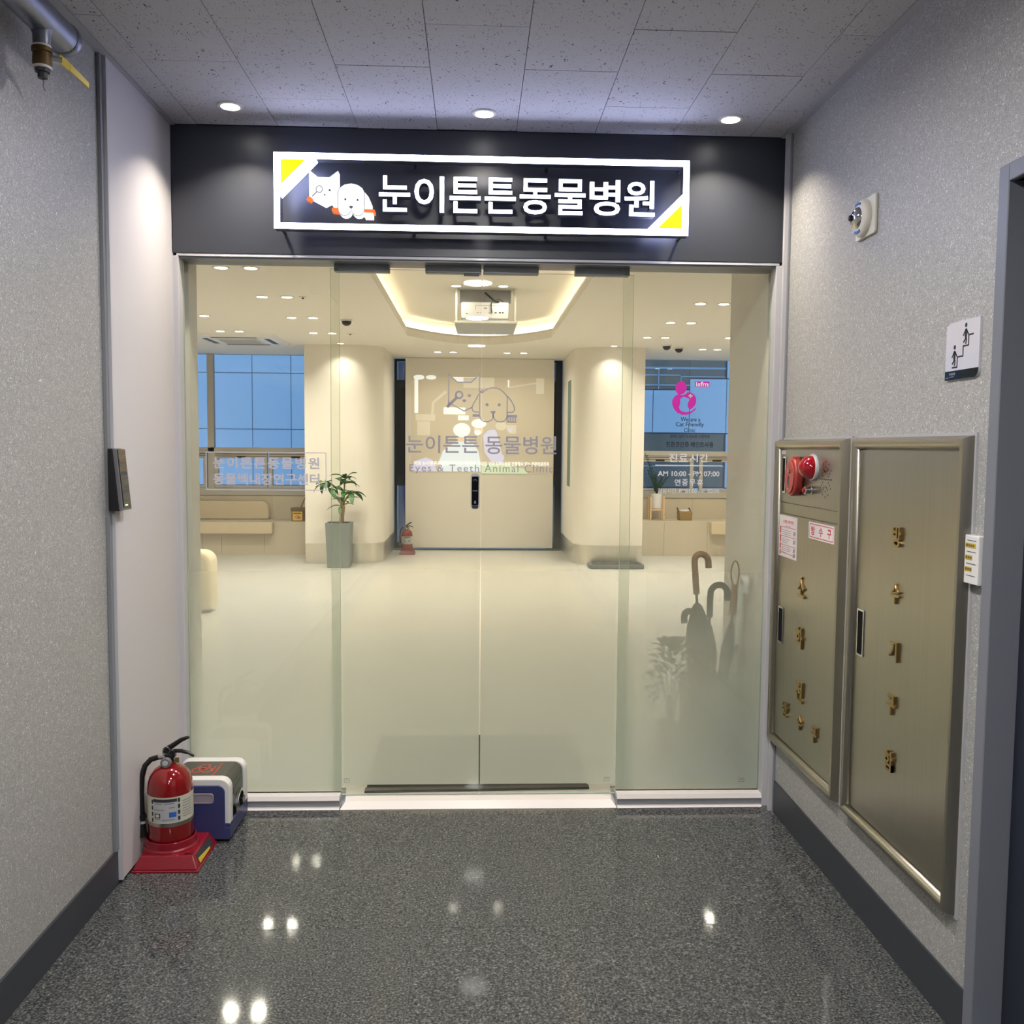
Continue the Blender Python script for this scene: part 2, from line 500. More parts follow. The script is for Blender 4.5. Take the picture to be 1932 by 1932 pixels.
def text_mb(mb, body, fr, x0, x1, z0, z1, w0, w1, bold=0.0, space=1.0):
    """fill the rectangle with the word; front face plus side walls (solid letters)"""
    vs, fs = text_shape(body, bold, 3, space)
    ax, bx = min(v[0] for v in vs), max(v[0] for v in vs)
    ay, by = min(v[1] for v in vs), max(v[1] for v in vs)
    sx, sy = (x1 - x0) / (bx - ax), (z1 - z0) / (by - ay)
    q = [(x0 + (a - ax) * sx, z0 + (b - ay) * sy) for a, b in vs]
    solid_letters(mb, q, fs, fr, w0, w1)

def solid_letters(mb, q, fs, fr, w0, w1):
    # weld equal points, then extrude
    idx, uq, mp = {}, [], []
    for a, b in q:
        k = (round(a, 6), round(b, 6))
        if k not in idx: idx[k] = len(uq); uq.append((a, b))
        mp.append(idx[k])
    F = []
    for f in fs:
        g = []
        for i in f:
            if mp[i] not in g: g.append(mp[i])
        if len(g) >= 3: F.append(g)
    n = len(uq)
    V = [fr.p(a, b, w1) for a, b in uq] + [fr.p(a, b, w0) for a, b in uq]
    edges = {}
    for f in F:
        for i in range(len(f)):
            e = (f[i], f[(i + 1) % len(f)]); edges[e] = 1
    out = list(F) + [[i + n for i in f][::-1] for f in F]
    for (a, b) in edges:
        if (b, a) not in edges: out.append((b, a, a + n, b + n))
    mb.add(V, out)

def word(name, body, fr, x0, x1, z0, z1, w, material, parent, bold=0.0, label=None, space=1.0):
    mb = MB(); text_mb(mb, body, fr, x0, x1, z0, z1, 0.0, w, bold, space)
    return part(name, mb, material, parent, label=label)

def lamp(name, kind, loc, watts, col, parent=None, size=0.08, spread=None, rot=None, sizey=None):
    d = bpy.data.lights.new(name, kind); d.energy = watts; d.color = col
    o = bpy.data.objects.new(name, d); COL.objects.link(o)
    if kind == 'AREA':
        d.shape = 'DISK' if sizey is None else 'RECTANGLE'; d.size = size
        if sizey: d.size_y = sizey
        if spread: d.spread = math.radians(spread)
    else:
        d.shadow_soft_size = size
    if parent is not None:
        o.parent = parent; o.location = Vector(loc) - Vector(ORG[parent.name])
    else: o.location = loc
    if rot: o.rotation_euler = rot
    return o

# ------------------------------------------------------------------ corridor shell
XL, XR, H = -1.183, 1.187, 2.643
YB = -9.0                                           # end of the corridor behind the photographer

fl = struct('floor', MB().box(XL - 0.05, XR + 0.05, YB, 0.06, -0.08, -0.0012), 'grout', 'dark polished granite corridor floor in large square slabs')
xs = [XL + 0.001, -0.682, -0.184, 0.314, 0.812, XR - 0.001]
ys = [0.055, -0.317] + [-0.317 - 0.6 * k for k in range(1, 15)] + [YB]
ys = [y for y in ys if y >= YB]
for i in range(len(xs) - 1):
    for j in range(len(ys) - 1):
        g = 0.0013
        part('tile', MB().box(xs[i] + g, xs[i + 1] - g, ys[j + 1] + g, ys[j] - g, -0.03, 0.0), 'granite', fl, bevel=0.0008, seg=1)

ce = struct('ceiling', MB().box(XL - 0.05, XR + 0.05, YB, 0.05, H + 0.012, H + 0.1), 'ceiling_gap', 'corridor ceiling of fissured mineral fibre panels in a staggered bond')
cx = [XL + 0.035] + [0.1359 + 0.3 * k for k in range(-4, 4)] + [XR - 0.03]
for c in range(len(cx) - 1):
    stag = 0.3 if c % 2 == 0 else 0.0               # every other column starts half a panel later
    y = 0.0
    cuts = [0.0]
    yy = -0.278 - (0.0 if c % 2 == 0 else 0.3)
    while yy > YB: cuts.append(yy); yy -= 0.6
    cuts.append(YB)
    for j in range(len(cuts) - 1):
        g = 0.0011
        dz = rnd.uniform(-0.0008, 0.0008)
        part('panel', MB().box(cx[c] + g, cx[c + 1] - g, cuts[j + 1] + g, cuts[j] - g, H + dz, H + 0.011), 'ceiling_panel', ce)
struct('trim_1', MB().box(XL - 0.002, XL + 0.034, YB, 0.0, H - 0.004, H + 0.011), 'light_grey', 'pale wall angle along the left ceiling edge')
struct('trim_2', MB().box(XR - 0.029, XR + 0.002, YB, 0.0, H - 0.004, H + 0.011), 'light_grey', 'pale wall angle along the right ceiling edge')

struct('wall_left', MB().box(XL - 0.12, XL - 0.002, YB, 0.0, -0.08, H + 0.1), 'fleck_wall', 'grey flecked texture wall on the left')
DY0, DY1, DZ = -1.545, -2.52, 2.045                 # steel door opening in the right wall
wr = MB().box(XR, XR + 0.16, DY0, 0.0, -0.08, H + 0.1).box(XR, XR + 0.16, YB, DY1, -0.08, H + 0.1).box(XR, XR + 0.16, DY1, DY0, DZ, H + 0.1)
struct('wall_right', wr, 'fleck_wall', 'grey flecked texture wall on the right')
struct('wall_back', MB().box(XL - 0.2, XR + 0.2, YB - 0.1, YB, -0.08, H + 0.1), 'end_wall', 'dark end wall of the corridor')
struct('baseboard_left', MB().box(XL - 0.002, XL + 0.006, YB, -0.606, 0.0, 0.114), 'dark_paint', 'dark grey painted skirting of the left wall')
struct('baseboard_right', MB().box(XR - 0.006, XR + 0.001, DY0 + 0.005, -0.062, 0.0, 0.129).box(XR - 0.006, XR + 0.001, YB, DY1, 0.0, 0.129), 'dark_paint', 'dark grey painted skirting of the right wall')

# white board panel that lines the left wall beside the shopfront
struct('wall_left_lining', MB().box(XL - 0.001, XL + 0.018, -0.600, 0.0, 0.012, H - 0.002), 'white_panel', 'smooth white board lining of the left wall', bevel=0.001, seg=1)
struct('trim_3', MB().box(XL - 0.001, XL + 0.020, -0.612, -0.600, 0.012, H - 0.002), 'frame_white', 'white edge strip of the wall lining')
struct('trim_4', MB().box(XL - 0.001, XL + 0.010, -0.634, -0.612, 0.116, H - 0.002), 'grey_trim', 'grey cover strip beside the wall lining')
struct('trim_5', MB().box(XR - 0.012, XR + 0.001, -0.028, 0.0, 0.0, H - 0.002), 'light_grey', 'grey corner strip where right wall meets shopfront')
struct('trim_6', MB().box(XR - 0.020, XR + 0.001, -0.046, -0.028, 0.0, H - 0.002), 'frame_white', 'white corner bead of the right wall')
struct('trim_7', MB().box(XR - 0.007, XR + 0.001, -0.060, -0.046, 0.0, H - 0.002), 'grey_trim', 'thin grey joint strip on the right wall')

# dark fascia over the glass front
struct('wall_front', MB().box(XL + 0.006, XR - 0.006, 0.0, 0.06, 2.167, H - 0.001), 'fascia', 'matt black fascia above the glass front', bevel=0.002, seg=1)
struct('wall_front_wing_left', MB().box(-4.4, -1.163, 0.06, 0.2, -0.1, 2.9).box(-1.3, -1.163, -0.0, 0.07, -0.1, 2.9), 'white_panel', 'solid shopfront wall left of the glass')
struct('wall_front_wing_right', MB().box(1.175, 4.4, 0.06, 0.2, -0.1, 2.9).box(1.187, 1.35, 0.0, 0.07, -0.1, 2.9), 'clinic_white', 'solid shopfront wall right of the glass')
struct('wall_front_lintel', MB().box(-1.3, 1.3, 0.062, 0.2, 2.19, 2.9), 'clinic_white', 'lintel behind the fascia')

# steel door in the right wall
d1 = struct_root('door_1', (XR, (DY0 + DY1) / 2, 0), 'dark blue-grey steel door with grey frame at the right edge')
fr_mb = MB().box(XR - 0.016, XR + 0.15, DY0 - 0.001, DY0 + 0.040, 0.0, DZ + 0.04).box(XR - 0.016, XR + 0.15, DY1 - 0.04, DY1 + 0.001, 0.0, DZ + 0.04).box(XR - 0.016, XR + 0.15, DY1, DY0, DZ, DZ + 0.04)
part('frame', fr_mb, 'door_frame', d1, bevel=0.002, seg=1)
part('leaf', MB().box(XR + 0.055, XR + 0.1, DY1 + 0.002, DY0 - 0.002, 0.004, DZ - 0.002), 'door_steel', d1, bevel=0.002, seg=1)
hb = MB().tube([(XR + 0.055, -2.4, 1.0), (XR + 0.0, -2.4, 1.0), (XR + 0.0, -2.27, 1.0)], 0.009, 8)
part('handle', hb, 'chrome', d1, smooth=40)

# ------------------------------------------------------------------ glass shopfront
struct('trim_8', MB().box(-1.15, 1.165, 0.002, 0.012, 2.157, 2.1665), 'frame_white', 'thin pale bead under the fascia')
struct('trim_9', MB().box(-1.15, 1.165, 0.012, 0.14, 2.150, 2.189), 'hanger_grey', 'grey aluminium head rail over the glass')
for nm, x0, x1, y0, y1, lb in (('trim_10', -1.166, -1.143, 0.002, 0.07, 'white side jamb left of the glass'), ('trim_11', 1.154, 1.179, 0.002, 0.07, 'white side jamb right of the glass')):
    struct(nm, MB().box(x0, x1, y0, y1, 0.0, 2.157), 'frame_white', lb, bevel=0.0015, seg=1)
for nm, x0, x1, lb in (('trim_12', -1.1425, -0.546, 'white and grey base sill under the left side pane'), ('trim_13', 0.566, 1.1535, 'white and grey base sill under the right side pane')):
    o = struct(nm, MB().box(x0, x1, 0.008, 0.08, 0.008, 0.034), 'frame_grey', lb)
    part('sill_top', MB().hull8([(x0, 0.001, 0.034), (x1, 0.001, 0.034), (x1, 0.08, 0.034), (x0, 0.08, 0.034)], [(x0, 0.010, 0.050), (x1, 0.010, 0.050), (x1, 0.08, 0.050), (x0, 0.08, 0.050)]), 'sill_white', o)
    part('sealant', MB().hull8([(x0, -0.006, 0.0), (x1, -0.006, 0.0), (x1, 0.08, 0.0), (x0, 0.08, 0.0)], [(x0, 0.008, 0.008), (x1, 0.008, 0.008), (x1, 0.08, 0.008), (x0, 0.08, 0.008)]), 'sill_white', o)
struct('trim_14', MB().hull8([(-0.543, -0.004, 0.0), (0.563, -0.004, 0.0), (0.563, 0.18, 0.0), (-0.543, 0.18, 0.0)], [(-0.525, 0.030, 0.022), (0.545, 0.030, 0.022), (0.563, 0.18, 0.022), (-0.543, 0.18, 0.022)]), 'sill_white', 'polished pale door threshold')

def pane(x0, x1, y0, y1, z0, z1):
    mb = MB()
    vs = [(x, y, z) for z in (z0, z1) for y in (y0, y1) for x in (x0, x1)]
    mb.add(vs, [(0, 1, 5, 4), (2, 6, 7, 3)], 0)
    mb.add(vs, [(0, 2, 3, 1), (4, 5, 7, 6), (0, 4, 6, 2), (1, 3, 7, 5)], 1)
    return mb

GL = ['shop_glass', 'glass_edge']
w1 = struct_root('window_1', (-0.85, 0.055, 0.05), 'fixed glass side pane left of the doors, with framed lettering')
part('glass_pane', pane(-1.1425, -0.545, 0.050, 0.062, 0.050, 2.152), GL, w1)
w2 = struct_root('window_2', (0.86, 0.055, 0.05), 'fixed glass side pane right of the doors, with opening hours lettering')
part('glass_pane', pane(0.566, 1.1535, 0.050, 0.062, 0.050, 2.152), GL, w2)
d2 = struct_root('door_2', (-0.28, 0.095, 0.025), 'left sliding glass door leaf with push switch and cat emblem')
part('glass_pane', pane(-0.585, 0.0085, 0.088, 0.100, 0.026, 2.135), GL, d2)
d3 = struct_root('door_3', (0.31, 0.095, 0.025), 'right sliding glass door leaf with dog emblem')
part('glass_pane', pane(0.0125, 0.612, 0.088, 0.100, 0.026, 2.128), GL, d3)
def film(parent, x0, x1, y, z0):
    mb = MB(); mb.add([(x0, y, z0), (x1, y, z0), (x1, y, 1.25), (x0, y, 1.25)], [(0, 1, 2, 3)])
    part('privacy_film', mb, 'gradient_film', parent, label='milky gradient film fading out at chest height')
film(w1, -1.142, -0.5455, 0.0635, 0.051)
film(w2, 0.5665, 1.153, 0.0635, 0.051)
film(d2, -0.584, 0.008, 0.1015, 0.062)
film(d3, 0.013, 0.611, 0.1015, 0.062)
for dd, spans in ((d2, ((-0.568, -0.353), (-0.213, 0.006))), (d3, ((0.0145, 0.232), (0.376, 0.592)))):
    for x0, x1 in spans:
        part('hanger', MB().box(x0, x1, 0.074, 0.114, 2.122, 2.160), 'hanger_grey', dd, bevel=0.002, seg=1, label='grey clamp rail that hangs the glass')
part('stopper', MB().box(-0.062, -0.002, 0.074, 0.086, 2.112, 2.123), 'charcoal', d2)

FW, FD = FRONT(0.0498), FRONT(0.0878)
# --- left pane lettering
mb = MB().ring([(-1.065, 1.266), (-0.597, 1.266), (-0.597, 1.416), (-1.065, 1.416)], [(-1.0615, 1.2695), (-0.6005, 1.2695), (-0.6005, 1.4125), (-1.0615, 1.4125)], FW, 0, 0.0006)
part('lettering_border', mb, 'vinyl_grey', w1)
word('lettering', '눈이튼튼동물병원', FW, -1.037, -0.624, 1.350, 1.396, 0.0006, 'vinyl_grey', w1, 0.028, None, 1.16)
word('lettering', '동물백내장연구센터', FW, -1.037, -0.624, 1.287, 1.333, 0.0006, 'vinyl_grey', w1, 0.028)
# --- right pane lettering
R = lambda b, x0, x1, z0, z1, m_, bold=0.0: word('lettering', b, FW, x0, x1, z0, z1, 0.0006, m_, w2, bold)
part('tag_plate', MB().box(0.855, 0.913, 0.0491, 0.0497, 1.6885, 1.7095), 'magenta', w2)
word('lettering', 'isfm', FRONT(0.0490), 0.859, 0.909, 1.690, 1.7085, 0.0005, 'vinyl_white', w2, 0.02)
K = 0.0002385
LG = lambda pts: [(0.800 + (a - 832) * K, 1.684 - (b - 800) * K) for a, b in pts]
part('emblem_head', MB().prism(LG(circle(832, 802, 94, 24, 110, rot=0.25)), FW, 0, 0.0006), 'magenta', w2)
body = [(945, 870), (1000, 880), (1040, 900), (1075, 940), (1092, 990), (1088, 1050), (1060, 1105), (1020, 1142), (985, 1158), (962, 1130), (948, 1090), (955, 1040), (978, 1005), (975, 985), (940, 965), (900, 955), (880, 945), (862, 950), (850, 975), (820, 978), (826, 1040), (818, 1080), (806, 1120), (818, 1160), (850, 1190), (920, 1205), (1000, 1192), (1060, 1155), (1098, 1112), (1075, 1168), (1000, 1225), (930, 1247), (860, 1247), (780, 1215), (722, 1152), (690, 1070), (690, 1010), (722, 950), (770, 912), (800, 905), (850, 925), (900, 912)]
part('emblem_body', MB().prism(LG(body)[::-1], FW, 0, 0.0006), 'magenta', w2)
mb = MB().prism(LG([(983, 900), (1004, 900), (1004, 968), (983, 968)])[::-1], FW, 0.0007, 0.001).prism(LG([(960, 924), (1028, 924), (1028, 944), (960, 944)])[::-1], FW, 0.0007, 0.001)
part('emblem_cross', mb, 'vinyl_white', w2)
R('We are a', 0.801, 0.880, 1.551, 1.568, 'vinyl_black', 0.008)
R('Cat Friendly', 0.782, 0.895, 1.527, 1.548, 'vinyl_black', 0.008)
R('Clinic', 0.815, 0.861, 1.509, 1.525, 'vinyl_black', 0.008)
R('세계고양이 수의사회 인증병원', 0.760, 0.920, 1.485, 1.499, 'vinyl_black', 0.006)
R('친환경인증 페인트사용', 0.745, 0.935, 1.449, 1.471, 'vinyl_black', 0.014)
for k, ch in enumerate('진료시간'):
    xx = 0.757 + k * 0.0415
    R(ch, xx, xx + 0.034, 1.390, 1.423, 'vinyl_white', 0.02)
part('lettering_rule', MB().box(0.703, 0.973, 0.0491, 0.0497, 1.3745, 1.3785), 'vinyl_white', w2)
R('AM 10:00 - PM 07:00', 0.714, 0.962, 1.333, 1.354, 'vinyl_white', 0.02)
for k, ch in enumerate('연중무휴'):
    xx = 0.782 + k * 0.0300
    R(ch, xx, xx + 0.024, 1.296, 1.322, 'vinyl_white', 0.015)
R('점심시간: PM01:00 - PM02:00', 0.715, 0.963, 1.265, 1.285, 'vinyl_white', 0.004)
# --- door lettering and line emblem
D = lambda b, p_, x0, x1, z0, z1, bold=0.0, sp_=1.0: word('lettering', b, FD, x0, x1, z0, z1, 0.0006, 'vinyl_door', p_, bold, None, sp_)
D('눈이튼튼', d2, -0.288, 0.001, 1.417, 1.488, 0.010)
D('동물병원', d3, 0.027, 0.311, 1.415, 1.488, 0.010)
D('Eyes & Teeth', d2, -0.275, 0.002, 1.335, 1.372, 0.0, 1.22)
D('Animal Clinic', d3, 0.0245, 0.298, 1.343, 1.374, 0.0, 1.22)
KD = 0.000373
DG = lambda pts: [(-0.122 + (a - 612) * KD, 1.732 - (b - 145) * KD) for a, b in pts]
LW = 0.0042
cat = MB().stroke(DG([(617, 482), (617, 150), (710, 235), (855, 235), (943, 150), (943, 335)]), LW, FD, 0, 0.0006)
cat.stroke(DG([(652, 470), (783, 540), (868, 498)]), LW, FD, 0, 0.0006)
part('emblem_cat', cat, 'vinyl_door', d2)
mb = MB().ring(DG(circle(728, 370, 46)), DG(circle(728, 370, 25)), FD, 0, 0.0006).stroke(DG([(700, 400), (600, 500)]), 0.0112, FD, 0, 0.0006)
part('emblem_magnifier', mb, 'vinyl_door', d2)
mb = MB().prism(DG(circle(836, 375, 18, 16))[::-1], FD, 0, 0.0006).prism(DG([(760, 422), (783, 414), (806, 422), (800, 436), (783, 450), (766, 436)])[::-1], FD, 0, 0.0006)
part('emblem_cat_face', mb, 'vinyl_door', d2)
mb = MB().stroke(DG([(935, 360), (905, 420), (875, 470), (864, 508), (878, 540), (905, 548), (940, 548)]), LW, FD, 0, 0.0006)
mb.prism(DG([(872, 572), (942, 572), (942, 600), (872, 600)])[::-1], FD, 0, 0.0006)
part('emblem_dog_ear', mb, 'vinyl_door', d2)
head = [(952, 330)] + [(1092 + 150 * math.cos(t), 440 - 150 * math.sin(t)) for t in [math.pi * (1 - k / 14) for k in range(3, 12)]] + [(1240, 380), (1240, 590)] + [(1168 + 72 * math.cos(t), 592 + 60 * math.sin(t)) for t in [math.pi * k / 8 for k in range(1, 8)]] + [(1092, 580)]
dog = MB().stroke(DG(head), LW, FD, 0, 0.0006)
dog.stroke(DG([(1092, 580)] + [(1020 + 72 * math.cos(t), 592 + 60 * math.sin(t)) for t in [math.pi * k / 8 for k in range(1, 8)]] + [(947, 580), (947, 345), (985, 312)]), LW, FD, 0, 0.0006)
dog.stroke(DG([(1240, 375), (1285, 430), (1315, 485), (1322, 520), (1305, 545), (1280, 550), (1242, 550)]), LW, FD, 0, 0.0006)
part('emblem_dog', dog, 'vinyl_door', d3)
mb = MB().prism(DG(circle(1025, 470, 17, 16))[::-1], FD, 0, 0.0006).prism(DG(circle(1155, 470, 17, 16))[::-1], FD, 0, 0.0006)
mb.prism(DG([(1060, 540), (1075, 534), (1105, 534), (1120, 540), (1112, 556), (1090, 578), (1068, 556)])[::-1], FD, 0, 0.0006).stroke(DG([(1090, 570), (1090, 595)]), 0.0035, FD, 0, 0.0006)
part('emblem_dog_face', mb, 'vinyl_door', d3)
mb = MB().prism(DG([(1240, 575), (1348, 575), (1348, 602), (1240, 602)])[::-1], FD, 0, 0.0006)
for k in range(6): mb.prism(DG([(1236 + k * 18, 602), (1246 + k * 18, 602), (1246 + k * 18, 655), (1236 + k * 18, 655)])[::-1], FD, 0, 0.0006)
mb.prism(DG([(1236, 648), (1336, 648), (1336, 656), (1236, 656)])[::-1], FD, 0, 0.0006)
part('emblem_toothbrush', mb, 'vinyl_door', d3)
# glass maker's stamps in the corners
for p_, f_, x, z in ((d2, FD, -0.528, 0.085), (d3, FD, 0.535, 0.085), (w2, FW, 1.083, 0.092)):
    mb = MB().ring([(x - 0.011, z - 0.008), (x + 0.011, z - 0.008), (x + 0.011, z + 0.008), (x - 0.011, z + 0.008)], [(x - 0.0098, z - 0.0068), (x + 0.0098, z - 0.0068), (x + 0.0098, z + 0.0068), (x - 0.0098, z + 0.0068)], f_, 0, 0.0004)
    mb.prism([(x - 0.006, z + 0.0015), (x + 0.006, z + 0.0015), (x + 0.006, z + 0.0035), (x - 0.006, z + 0.0035)], f_, 0, 0.0004)
    part('glass_stamp', mb, 'grey_print', p_)
# push switch on the left leaf
sw = part('push_switch', MB().prism(rrect(-0.0305, 0.0045, 1.196, 1.340, 0.014), FD, 0, 0.020), 'light_grey', d2, bevel=0.003, label='black touch switch bar with PUSH lettering')
part('touch_face', MB().prism(rrect(-0.0265, 0.0005, 1.212, 1.326, 0.004), FD, 0.0195, 0.0215), 'black_gloss', sw)
part('switch_foot', MB().prism(rrect(-0.025, -0.001, 1.199, 1.211, 0.004), FD, 0.0195, 0.0208), 'charcoal', sw)
word('lettering', 'PUSH', FRONT(0.0878 - 0.0215), -0.0225, -0.0035, 1.2665, 1.2715, 0.0003, 'grey_print', sw, 0.01)
mb = MB().stroke(circle(-0.013, 1.309, 0.0055, 10, None, -0.4, math.pi + 0.4), 0.0012, FRONT(0.0663), 0, 0.0003)
mb.prism([(-0.017, 1.218), (-0.009, 1.218), (-0.010, 1.227), (-0.013, 1.231), (-0.016, 1.227)], FRONT(0.0663), 0, 0.0003)
part('hand_icon', mb, 'grey_print', sw)

# ------------------------------------------------------------------ lit signboard on the fascia
SY = -0.12
sg = thing('illuminated_signboard', 'long white lit sign frame with clinic name letters on black fascia', 'sign', (0.01, -0.06, 2.37))
FS = FRONT(-0.072)
SX0, SX1, SZ0, SZ1 = -0.756, 0.777, 2.237, 2.511
o4 = [(SX0, SZ0), (SX1, SZ0), (SX1, SZ1), (SX0, SZ1)]
iw = 0.0215
i4 = [(SX0 + iw, SZ0 + iw), (SX1 - iw, SZ0 + iw), (SX1 - iw, SZ1 - iw), (SX0 + iw, SZ1 - iw)]
part('frame_box', MB().ring(o4, i4, FS, 0.0, 0.044), 'sign_side', sg)
part('frame_face', MB().ring(o4, i4, FS, 0.044, 0.048), 'sign_white', sg, label='glowing white frame face')
for nm, cx_, cz_, sx_, sz_ in (('corner_plate', SX0 + iw, SZ1 - iw, 1, -1), ('corner_plate', SX1 - iw, SZ0 + iw, -1, 1)):
    tri = [(cx_, cz_), (cx_ + 0.132 * sx_, cz_), (cx_, cz_ + 0.132 * sz_)]
    c_ = part(nm, MB().prism(tri, FS, 0.0, 0.0475), 'sign_white', sg)
    e = 0.004
    tri2 = [(cx_ + e * sx_, cz_ + e * sz_), (cx_ + 0.094 * sx_, cz_ + e * sz_), (cx_ + e * sx_, cz_ + 0.094 * sz_)]
    part('corner_triangle', MB().prism(tri2, FS, 0.0476, 0.049), 'sign_yellow', c_, label='glowing yellow corner triangle')
    o_ = bpy.data.objects[c_.name]
pitch = (0.661 + 0.377) / 8.0
for k, ch in enumerate('눈이튼튼동물병원'):
    vs, fs = text_shape(ch, 0.012)
    ax, bx = min(v[0] for v in vs), max(v[0] for v in vs)
    x0 = -0.377 + pitch * k
    wd = pitch * 0.88 if ch != '이' else pitch * 0.84
    ay, by = min(v[1] for v in vs), max(v[1] for v in vs)
    q = [(x0 + 0.004 + (a - ax) / (bx - ax) * wd, 2.306 + (b - ay) / (by - ay) * 0.129) for a, b in vs]
    l_ = MB(); solid_letters(l_, q, fs, FS, 0.0, 0.044)
    lo = part('letter', l_, 'sign_side', sg, label='dark sides of a lit letter')
    l2 = MB(); solid_letters(l2, q, fs, FS, 0.044, 0.048)
    part('letter_face', l2, 'letter_white', lo)
KS = 0.000446
SGp = lambda pts: [(-0.628 + (a - 453) * KS, 2.450 - (b - 300) * KS) for a, b in pts][::-1]
def lit(name, pts, parent, m_='emblem_white', w0=0.0, w1=0.048):
    return part(name, MB().prism(SGp(pts), FS, w0, w1), m_, parent)
catf = lit('cat_face', [(453, 300), (525, 357), (622, 357), (690, 305), (690, 500), (660, 535), (577, 580), (480, 530), (455, 512)], sg)
dog_pts = [(690, 470), (705, 440), (740, 414), (797, 403), (852, 414), (890, 440), (905, 470), (905, 612)] + [(852 + 53 * math.cos(t), 612 + 53 * math.sin(t)) for t in [math.pi * k / 8 for k in range(1, 8)]] + [(797, 608)] + [(743 + 53 * math.cos(t), 612 + 53 * math.sin(t)) for t in [math.pi * k / 8 for k in range(1, 8)]] + [(690, 612)]
dogf = lit('dog_face', dog_pts, sg, w1=0.049)
part('dog_outline', MB().stroke(SGp(dog_pts), 0.0022, FS, 0.049, 0.0496, True), 'sign_grey', dogf)
lit('dog_ear', [(688, 462), (655, 510), (634, 560), (640, 578), (660, 585), (688, 585)], dogf, w1=0.0485)
lit('dog_ear', [(907, 472), (940, 510), (962, 560), (962, 580), (945, 592), (907, 592)], dogf, w1=0.0485)
for nm, x, y, r, p_ in (('eye', 750, 533, 9, dogf), ('eye', 850, 537, 9, dogf), ('eye', 622, 462, 9, catf)):
    lit(nm, circle(x, y, r, 12), p_, 'sign_grey', 0.0485, 0.0500)
lit('nose', [(780, 588), (797, 584), (814, 588), (810, 600), (797, 610), (784, 600)], dogf, 'sign_grey', 0.0485, 0.0500)
lit('nose', [(570, 497), (580, 494), (592, 497), (581, 508)], catf, 'sign_grey', 0.048, 0.0495)
mg = part('magnifier', MB().ring(SGp(circle(537, 455, 29))[::-1], SGp(circle(537, 455, 24))[::-1], FS, 0.048, 0.0495).stroke(SGp([(518, 475), (478, 515)]), 0.003, FS, 0.048, 0.0495), 'sign_grey', catf)
part('magnifier_grip', MB().prism(SGp([(450, 512), (482, 530), (462, 558), (432, 542)]), FS, 0.02, 0.0495), 'sign_orange', catf)
lit('brush_handle', [(638, 602), (690, 602), (690, 632), (638, 628)], dogf, 'sign_orange', 0.0, 0.047)
lit('brush_head', [(905, 607), (988, 610), (988, 637), (905, 632)], dogf, 'sign_orange', 0.0, 0.047)
for k in range(4):
    lit('bristle', [(906 + k * 18, 638), (920 + k * 18, 639), (920 + k * 18, 673), (906 + k * 18, 672)], dogf, 'emblem_white', 0.0, 0.047)
for x in (-0.74, -0.25, 0.25, 0.762):
    for z in (2.2475, 2.5005): part('standoff', MB().tube([(x, -0.074, z), (x, 0.002, z)], 0.006, 8), 'sign_side', sg)

# ------------------------------------------------------------------ corridor lamps
def recess_lamp(name, label, group, x, y, z, r, watts, col, face, spread=120, tilt=0.0):
    t = thing(name, label, 'ceiling lamp', (x, y, z), group)
    part('trim_ring', MB().lathe([(r * 0.86, -0.002), (r * 0.9, -0.005), (r * 1.22, -0.004), (r * 1.26, 0.0), (r * 1.2, 0.002), (r * 0.86, 0.002)], (x, y, z), n=28), 'cream_plastic', t, smooth=40)
    part('diffuser', MB().lathe([(0.001, -0.0062), (r * 0.9, -0.0058), (r * 0.92, -0.004), (r * 0.9, 0.001), (0.001, 0.001)], (x, y, z), n=28), face, t)
    lamp('lamp_light', 'AREA', (x, y, z - 0.012), watts, col, t, size=r * 1.6, spread=spread)
    return t
G3 = 'three downlights above the fascia'
for x, y, w in ((-0.889, -0.200, 'left of the three downlights above the black fascia'), (0.012, -0.185, 'middle of the three downlights, above the lit sign'), (0.909, -0.186, 'right of the three downlights above the black fascia')):
    recess_lamp('recessed_downlight', 'small round ' + w, G3, x, y, H, 0.036, W_FRONT, NEUTRAL, 'lamp_hall', 112)
for k, (y, wt) in enumerate(((-1.23, 0.55), (-2.9, 1.0), (-4.7, 1.0), (-7.0, 0.6))):  # all but the first are unseen lamps added to light the corridor
    t = thing('ceiling_or_fill_lamp', ('round white corridor ceiling lamp just above the picture edge', 'added unseen fill lamp on the corridor ceiling behind the photographer', 'added unseen fill lamp on the corridor ceiling far behind the photographer', 'added unseen fill lamp at the far end of the corridor')[k], 'ceiling lamp', (0, y, H), 'corridor ceiling lamps')
    part('housing', MB().lathe([(0.11, 0.0), (0.115, -0.02), (0.105, -0.028), (0.1, -0.028), (0.1, 0.0)], (0, y, H), n=32), 'white_plastic', t, smooth=40)
    part('diffuser', MB().lathe([(0.001, -0.030), (0.098, -0.028), (0.098, -0.01), (0.001, -0.01)], (0, y, H), n=32), 'lamp_hall', t)
    lamp('lamp_light', 'AREA', (0, y, H - 0.036), W_HALL * wt, COOL, t, size=0.2, spread=170)

